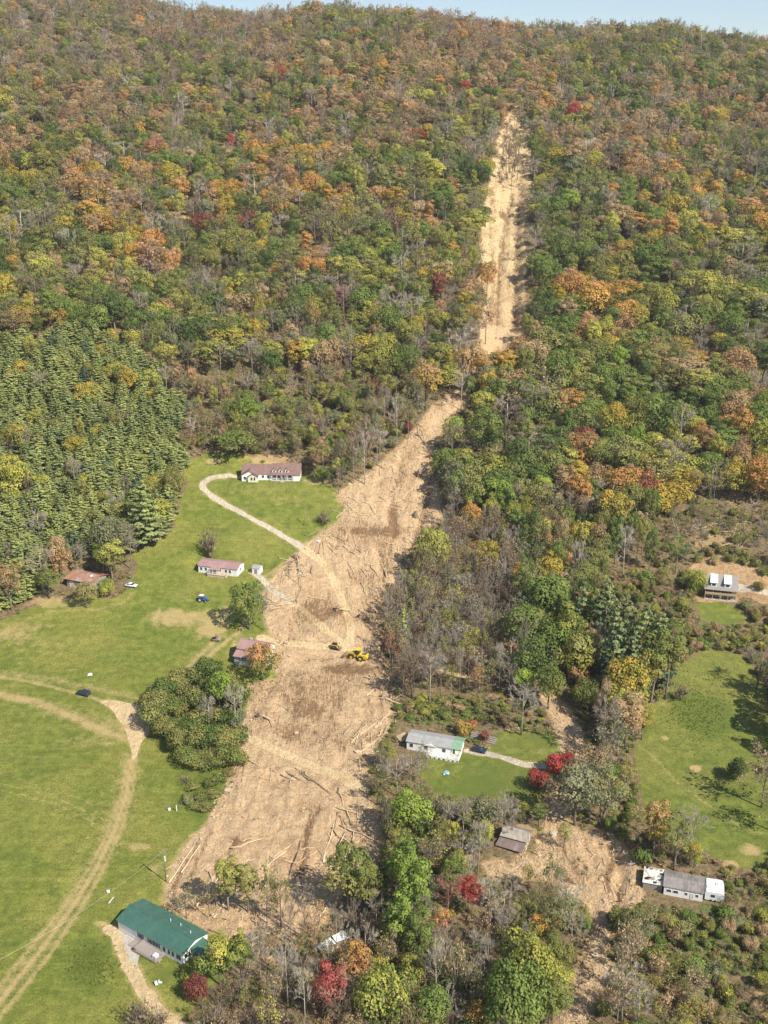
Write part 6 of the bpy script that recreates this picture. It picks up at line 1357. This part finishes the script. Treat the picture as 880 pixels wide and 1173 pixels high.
# ------------------------------------------------------------------ instanced masses (stuff)
def gn_scatter(name, coll, pts, rots, scl, idx, cols, label, cat):
    n = len(pts); me = bpy.data.meshes.new(name); me.vertices.add(n); me.vertices.foreach_set('co', np.asarray(pts, np.float32).ravel())
    def at(nm, typ, key, data): a_ = me.attributes.new(nm, typ, 'POINT'); a_.data.foreach_set(key, np.asarray(data).ravel())
    at('rot', 'FLOAT_VECTOR', 'vector', np.asarray(rots, np.float32)); at('scl', 'FLOAT_VECTOR', 'vector', np.asarray(scl, np.float32)); at('pid', 'INT', 'value', np.asarray(idx, np.int32))
    for k, cdat in cols.items(): at(k, 'FLOAT_COLOR', 'color', np.concatenate([np.asarray(cdat, np.float32), np.ones((n, 1), np.float32)], 1))
    o = link(bpy.data.objects.new(name, me)); tag(o, label, cat, None, 'stuff')
    g = bpy.data.node_groups.new(name + '_scatter', 'GeometryNodeTree')
    g.interface.new_socket('Geometry', in_out='INPUT', socket_type='NodeSocketGeometry'); g.interface.new_socket('Geometry', in_out='OUTPUT', socket_type='NodeSocketGeometry')
    gi = g.nodes.new('NodeGroupInput'); go = g.nodes.new('NodeGroupOutput'); ci = g.nodes.new('GeometryNodeCollectionInfo'); ci.inputs[0].default_value = coll; ci.inputs[1].default_value = True; ci.inputs[2].default_value = True
    ip = g.nodes.new('GeometryNodeInstanceOnPoints'); ip.inputs['Pick Instance'].default_value = True
    def na(nm, t): q = g.nodes.new('GeometryNodeInputNamedAttribute'); q.data_type = t; q.inputs[0].default_value = nm; return q.outputs[0]
    er = g.nodes.new('FunctionNodeEulerToRotation'); g.links.new(na('rot', 'FLOAT_VECTOR'), er.inputs[0])
    mp = g.nodes.new('GeometryNodeMeshToPoints'); g.links.new(gi.outputs[0], mp.inputs[0]); g.links.new(mp.outputs[0], ip.inputs['Points']); g.links.new(ci.outputs[0], ip.inputs['Instance'])
    g.links.new(na('pid', 'INT'), ip.inputs['Instance Index']); g.links.new(er.outputs[0], ip.inputs['Rotation']); g.links.new(na('scl', 'FLOAT_VECTOR'), ip.inputs['Scale']); g.links.new(ip.outputs[0], go.inputs[0])
    o.modifiers.new('scatter', 'NODES').node_group = g; return o
def mass(name, ps, label, cat):
    if not ps: return
    gn_scatter(name, PCOL, [(p['x'], p['y'], p['z']) for p in ps], [(0, 0, p['rot']) for p in ps], [(p['w'] / PROTO[p['proto']]['w'],) * 2 + (p['h'] / PROTO[p['proto']]['h'],) for p in ps], [p['proto'] for p in ps],
               {'tint': [p['tint'] for p in ps], 'tint2': [p['tint2'] for p in ps], 'bark_tint': [p['bk'] for p in ps]}, label, cat)
rest = [p for p in PL_ if not p.get('solo')]
mass('forest', [p for p in rest if FAM[p['kind']] in ('tree', 'bare')], 'mixed autumn forest covering the mountain slope up to the skyline', 'forest')
mass('pine_woods', [p for p in rest if FAM[p['kind']] == 'pine'], 'dense stand of pines on the left slope behind the barn', 'forest')
mass('shrubbery', [p for p in rest if FAM[p['kind']] == 'shrub'], 'low brush along the wood edges and clearings', 'brush')
# undergrowth: weeds and saplings on open, unmown ground
r5 = np.random.default_rng(9)
ny = np.sqrt(r5.uniform(165 ** 2, 560 ** 2, 150000)); nx = r5.uniform(-.52, .52, 150000) * ny
sa = gridval(SALL, nx, ny); gg = gridval(green, nx, ny); ww_ = gridval(wear, nx, ny); fld = gridval(np.maximum(s_field, s_past), nx, ny); hard = gridval(np.maximum.reduce([s_slide, s_slide2, s_scar, s_ty, s_cl] + s_dr), nx, ny)
keep = (((sa < -.2) & (ny > 0) & (r5.uniform(size=len(nx)) < np.clip(.05 + .55 * gg, 0, .6) * (1 - np.clip(ww_, 0, .9)))) | ((fld > 0) & (gg > .55) & (r5.uniform(size=len(nx)) < 1.6 * (gg - .5)))) & (hard < -.4)
for (ox, oy, cx, sx, L, W, pz, m_) in PADS:
    lx = (nx - ox) * cx + (ny - oy) * sx; ly = -(nx - ox) * sx + (ny - oy) * cx; keep &= ~((lx > -2) & (lx < L + 3) & (ly > -4) & (ly < W + 1))
px_ = px2w(np.concatenate([105 + 30 * r5.normal(0, .45, 700), 800 + 42 * r5.normal(0, .5, 900), 236 + 26 * r5.normal(0, .5, 400)]), np.concatenate([1105 + 30 * r5.normal(0, .42, 700), 815 + 40 * r5.normal(0, .5, 900), 905 + 22 * r5.normal(0, .5, 400)]))
nx, ny = np.concatenate([px_[:, 0], nx[keep][:40000]]), np.concatenate([px_[:, 1], ny[keep][:40000]]); n = len(nx); nz = ground(nx, ny) - .04
cn = ['olive', 'green', 'olive', 'brown', 'grey green', 'tan']; ci_ = r5.integers(0, 6, n); tc = np.array([pick_col(cn[k], r5) for k in ci_]); sc_ = r5.uniform(.5, 1.35, n)
fld2 = gridval(np.maximum(s_field, s_past), nx, ny) > 0; tc[fld2] = np.array([.20, .235, .05]) * r5.uniform(.75, 1.25, (fld2.sum(), 1)); sc_[fld2] *= .30
gn_scatter('undergrowth', PCOL, np.stack([nx, ny, nz], 1), np.stack([0 * nx, 0 * nx, r5.uniform(0, 6.28, n)], 1), np.stack([sc_, sc_, sc_ * r5.uniform(.6, 1.1, n)], 1), np.array(K['weed'])[r5.integers(0, len(K['weed']), n)],
           {'tint': tc, 'tint2': tc * r5.uniform(.9, 1.3, (n, 1)), 'bark_tint': np.tile([.15, .11, .07], (n, 1))}, 'weeds and low undergrowth on unmown ground', 'undergrowth')

# ------------------------------------------------------------------ fallen logs, sticks and stones on the landslide
def log_mesh(seed, mat, stubs, root=False):
    r = np.random.default_rng(seed); m = MB(); n = 5; pts = [np.array([-.5 + i / (n - 1), r.normal(0, .012), r.normal(0, .010)]) * [10, 10, 10] for i in range(n)]
    m.tube(pts, [.20, .18, .15, .12, .06], 7)
    for _ in range(stubs):
        t = r.uniform(.35, .95); i = int(t * (n - 1)); b = pts[i]; d = np.array([r.uniform(.4, 1.2), r.normal(0, 1), abs(r.normal(0, .6))]); d /= np.linalg.norm(d); L_ = r.uniform(.6, 2.2); m.tube([b, b + d * L_], [.07, .02], 4)
    if root:
        for k in range(7): a_ = k * .9; d = np.array([-.25, math.cos(a_), math.sin(a_)]); m.tube([pts[0], pts[0] + d * r.uniform(.6, 1.3)], [.12, .03], 4)
    return m.mesh('fallen_log', mat, True)
LOGS = [log_mesh(1, 'log_wood', 0), log_mesh(2, 'log_wood', 2), log_mesh(3, 'log_dark', 3, True), log_mesh(4, 'log_wood', 2, True), log_mesh(5, 'log_wood', 3), log_mesh(6, 'log_wood', 1)]
NL = 0; LOGL = []
def put_log(u0, v0, u1, v1, thick=1.0, kind=None, lift=0.0):
    P = px2w([u0, u1], [v0, v1]); za, zb = ground(P[:, 0], P[:, 1]); A_ = np.array([P[0, 0], P[0, 1], za]); B_ = np.array([P[1, 0], P[1, 1], zb]); zm = float(ground((A_[0] + B_[0]) / 2, (A_[1] + B_[1]) / 2)[0])
    d = B_ - A_; L_ = np.linalg.norm(d)
    if L_ < 1.2 or L_ > 40: return
    mid = (A_ + B_) / 2; mid[2] = max(mid[2], zm) + .16 * thick + lift
    LOGL.append(dict(loc=mid, L=L_, rz=math.atan2(d[1], d[0]), ry=-math.asin(np.clip(d[2] / L_, -1, 1)), th=thick, pri=1.0, k=kind if kind is not None else int(r5.integers(0, 6)), u=(u0 + u1) / 2, v=(v0 + v1) / 2))
for q in [(275,865,300,880),(318,880,352,898),(345,888,385,915),(262,868,282,868),(280,872,278,900),(265,975,303,964),(235,1018,262,988),(385,925,432,940),(390,945,438,968),(370,990,385,935),(383,985,396,952),(417,780,448,778),(428,858,442,835),
          (412,866,433,848),(402,852,422,833),(194,1012,226,964),(208,1000,232,965),(397,629,413,642),(418,573,433,592),(480,500,497,522),(352,614,382,600),(398,655,404,664),(424,648,434,662),(300,1000,330,975),(330,1015,345,965),(312,985,335,970),
          (430,835,448,815),(420,800,446,776),(436,870,444,850),(580,835,612,838),(600,829,601,838),(620,840,632,842),(470,748,490,744),(340,690,346,672),(395,575,408,590),(455,575,475,560),(500,560,505,590),(487,590,512,600),(380,950,410,975),(400,985,436,960),(225,1040,258,1000),(245,1052,268,1022),(250,1030,275,1045),(240,1000,250,1040)]:
    put_log(*q, thick=1.1)
for (uc, vc, ru, rv, n, ang, ja, ln) in [(340,655,18,13,40,20,90,15),(318,692,20,9,14,5,15,20),(385,625,34,14,16,25,50,14),(430,645,34,22,24,40,50,12),(470,640,14,26,16,60,60,13),(455,560,30,26,20,40,60,14),(500,575,12,26,14,75,40,14),(410,585,24,12,14,30,50,14),
   (425,848,16,14,16,-55,25,20),(320,888,40,14,8,30,40,16),(400,940,26,26,18,35,45,18),(345,985,40,16,12,-35,40,20),(260,1010,34,24,22,-50,35,18),(585,180,12,26,26,80,25,9),(592,140,10,12,12,70,40,8),(820,608,50,18,26,10,25,18),(760,600,30,14,10,15,30,14),
   (480,490,16,20,10,60,40,12),(420,720,14,26,8,50,60,10),(690,990,30,30,10,60,50,12),(620,975,24,14,8,10,50,12),(655,850,8,24,6,70,30,12),(300,1080,40,40,18,-40,50,18),(380,1060,30,26,10,-20,60,18),(575,270,8,80,10,85,15,7),(446,720,8,40,22,70,40,11),(450,800,8,30,16,60,50,11),(500,545,12,30,18,60,50,12),(478,610,14,20,14,50,60,12),(430,890,10,24,14,50,50,13),(280,860,14,20,10,40,60,12),(815,612,46,20,16,8,20,26),(850,625,20,14,8,-35,25,22)]:
    for _ in range(n):
        u = uc + ru * r5.normal(0, .55); v = vc + rv * r5.normal(0, .55); a_ = R(ang + r5.normal(0, ja)); l_ = ln * r5.uniform(.5, 1.25) / 2
        put_log(u - l_ * math.cos(a_), v - l_ * math.sin(a_), u + l_ * math.cos(a_), v + l_ * math.sin(a_), r5.uniform(.45, .95), lift=r5.uniform(0, .7) if (uc, vc) in ((340,655), (318,692), (585,180)) else r5.uniform(0, .2))
for q in LOGL:
    if abs(q['u'] - 340) < 26 and abs(q['v'] - 655) < 20 or abs(q['u'] - 318) < 26 and abs(q['v'] - 692) < 13: q['pri'] = 2.5
LOGL.sort(key=lambda q: -q['L'] * q['pri'] * (1 if q['v'] > 450 else .5)); solo = LOGL[:298]; spare = LOGL[298:]
LM2 = dict(LM); LM2.update({'the slide road': (350,870), 'the snapped pole': (330,805), 'the dark damp streak': (448,590), 'the logs left of the trailer': (430,848), 'the washout scar': (655,860), 'the right bank of the slide': (475,640), 'the edge below the ranch house': (388,605)})
used = {}
for q in solo:
    q['lm'] = min(LM2, key=lambda k: (LM2[k][0] - q['u']) ** 2 + (LM2[k][1] - q['v']) ** 2); q['dl'] = math.hypot(LM2[q['lm']][0] - q['u'], LM2[q['lm']][1] - q['v']); dark = q['k'] == 2
    q['cw'] = ('short ' if q['L'] < 4 else 'long ' if q['L'] > 9 else '') + ('dark' if dark else 'pale') + (' forked' if q['k'] in (1, 4) else ' rooted' if q['k'] in (2, 3) else ''); used.setdefault((q['cw'], q['lm']), []).append(q)
for (cw, lm), qs in used.items():
    qs.sort(key=lambda q: q['dl'])
    for k, q in enumerate(qs): q['label'] = f'{cw} fallen log, {ORD[k]} to {lm}' if k < 20 else f'{cw} fallen log in the tangle around {lm}'
for q in solo:
    o = bpy.data.objects.new('fallen_log', LOGS[q['k']]); o.location = q['loc']; o.rotation_euler = (0, q['ry'], q['rz']); o.scale = (q['L'] / 10, q['th'], q['th']); link(o); tag(o, q['label'], 'log', 'fallen logs strewn over the landslide')
# torn-out root balls
for i, (u, v, rr_, lb) in enumerate([(417,708,2.3,'big dark root ball torn from the ground above the yellow wheel loader'),(388,700,1.5,'smaller dark root ball left of the big one above the wheel loader'),(476,592,1.8,'dark root ball at the right slide margin below the dark damp streak'),(482,545,2.6,'dark root mass at the right edge of upper slide bend'),(500,522,2.4,'large dark root mass on the bank at the slide bend'),(455,730,1.7,'root ball at the right slide edge beside the maroon tree'),(430,905,1.7,'dark root ball at the right end of the slide road'),(300,825,1.5,'dark root ball at the left slide edge near the thicket'),(340,640,1.6,'root ball among the log heap below the driveway'),(440,800,1.6,'root ball at the right slide margin below the wheel loader')]):
    r_ = np.random.default_rng(900 + i); loc = put(u, v); e = empty('root_ball', loc, r_.uniform(0, 6)); tag(e, lb, 'root ball', 'root balls torn out by the landslide')
    m = MB(); m.tube([(0, -.35 * rr_, rr_ * .55), (0, 0, rr_ * .6), (0, .4 * rr_, rr_ * .6)], [rr_ * .7, rr_ * .82, rr_ * .5], 9); m.v = [tuple(np.array(q) + r_.normal(0, .13 * rr_, 3)) for q in m.v]; m.build('soil_mass', 'log_dark', e)
    for k in range(13):
        a_ = k * .95 + r_.uniform(-.3, .3); d = np.array([math.cos(a_), r_.uniform(-.6, .2), math.sin(a_)]); p0 = np.array([0, -.1, rr_ * .55]); MB().tube([p0 + d * rr_ * .5, p0 + d * rr_ * .9 + r_.normal(0, .1, 3), p0 + d * rr_ * r_.uniform(1.1, 1.5) + r_.normal(0, .2, 3)], [.13, .08, .02], 4).build('root', 'log_dark' if k % 3 else 'log_wood', e)
    MB().tube([(0, .3 * rr_, rr_ * .6), (r_.normal(0, .4), 2.6 * rr_, rr_ * .35), (r_.normal(0, .8), 4.4 * rr_, .2)], [.26, .2, .1], 6).build('trunk', 'log_wood', e)
DCOL = bpy.data.collections.new('debris_kinds')
def dk(nm, me): o = bpy.data.objects.new(nm, me); DCOL.objects.link(o)
for i in range(6): dk('debris_%02d' % i, LOGS[i])
def rock_mesh(seed, mat):
    r = np.random.default_rng(seed); import bmesh
    bm = bmesh.new(); bmesh.ops.create_icosphere(bm, subdivisions=1, radius=1)
    for v in bm.verts: v.co *= r.uniform(.65, 1.15); v.co.z *= .7
    me = bpy.data.meshes.new('stone'); bm.to_mesh(me); bm.free(); me.materials.append(MATS[mat]); return me
for i in range(4): dk('debris_%02d' % (6 + i), rock_mesh(i, 'rock' if i < 1 else 'clod'))
ny = np.sqrt(r5.uniform(175 ** 2, 900 ** 2, 260000)); nx = r5.uniform(-.36, .36, 260000) * ny
sl_ = gridval(np.maximum.reduce([s_slide, s_slide2, s_scar]), nx, ny); rd = gridval(np.maximum.reduce(s_dr), nx, ny)
clump = fbm(nx / 9, ny / 9, 131, 3); edgeb = np.exp(-((sl_ - 1.5) / 3.0) ** 2)
pk = (sl_ > -.5) & (rd < -.5) & (r5.uniform(size=len(nx)) < np.clip(.06 + .45 * clump + .55 * edgeb, .02, .8)); nx, ny = nx[pk][:20000], ny[pk][:20000]; n = len(nx); nz = ground(nx, ny)
st = r5.uniform(size=n) < .55; pid = np.where(st, r5.integers(0, 6, n), r5.integers(6, 10, n)); Ls = r5.uniform(1.0, 4.8, n)
sr = r5.uniform(.14, .5, n) * (1 + (r5.uniform(size=n) < .06) * 1.4); scl = np.where(st[:, None], np.stack([Ls / 10, r5.uniform(.20, .52, n), r5.uniform(.20, .52, n)], 1), np.stack([sr, sr * r5.uniform(.7, 1.2, n), sr], 1))
rt = np.stack([0 * nx, np.where(st, r5.normal(0, .22, n), 0), np.where(st, r5.normal(1.2, .9, n), r5.uniform(0, 6.28, n))], 1)
dp_ = np.stack([nx, ny, nz + .05], 1)
if spare:
    dp_ = np.concatenate([dp_, [q['loc'] for q in spare]]); rt = np.concatenate([rt, [(0, q['ry'], q['rz']) for q in spare]]); scl = np.concatenate([scl, [(q['L'] / 10, q['th'], q['th']) for q in spare]]); pid = np.concatenate([pid, [q['k'] for q in spare]])
gn_scatter('debris', DCOL, dp_, rt, scl, pid, {}, 'splintered wood, clods and stones littering the landslide', 'debris')

# ------------------------------------------------------------------ haze
lo_ = VERTS.min(0) - [5, 5, 1.5]; hi_ = VERTS.max(0) + [5, 5, 0]; hi_[2] = max(290.0, VERTS[:, 2].max() + 25)
m, nt = newmat('haze'); vol = nt.nodes.new('ShaderNodeVolumePrincipled'); vol.inputs['Color'].default_value = (.90, .95, 1.0, 1); vol.inputs['Density'].default_value = 0.00008; vol.inputs['Anisotropy'].default_value = 0.2
o_ = nt.nodes.new('ShaderNodeOutputMaterial'); nt.links.new(vol.outputs[0], o_.inputs['Volume'])
hb = MB().box(lo_[0], hi_[0], lo_[1], hi_[1], lo_[2], hi_[2]).build('haze', 'haze'); tag(hb, 'thin autumn haze over the valley and mountain', 'haze', None, 'stuff')
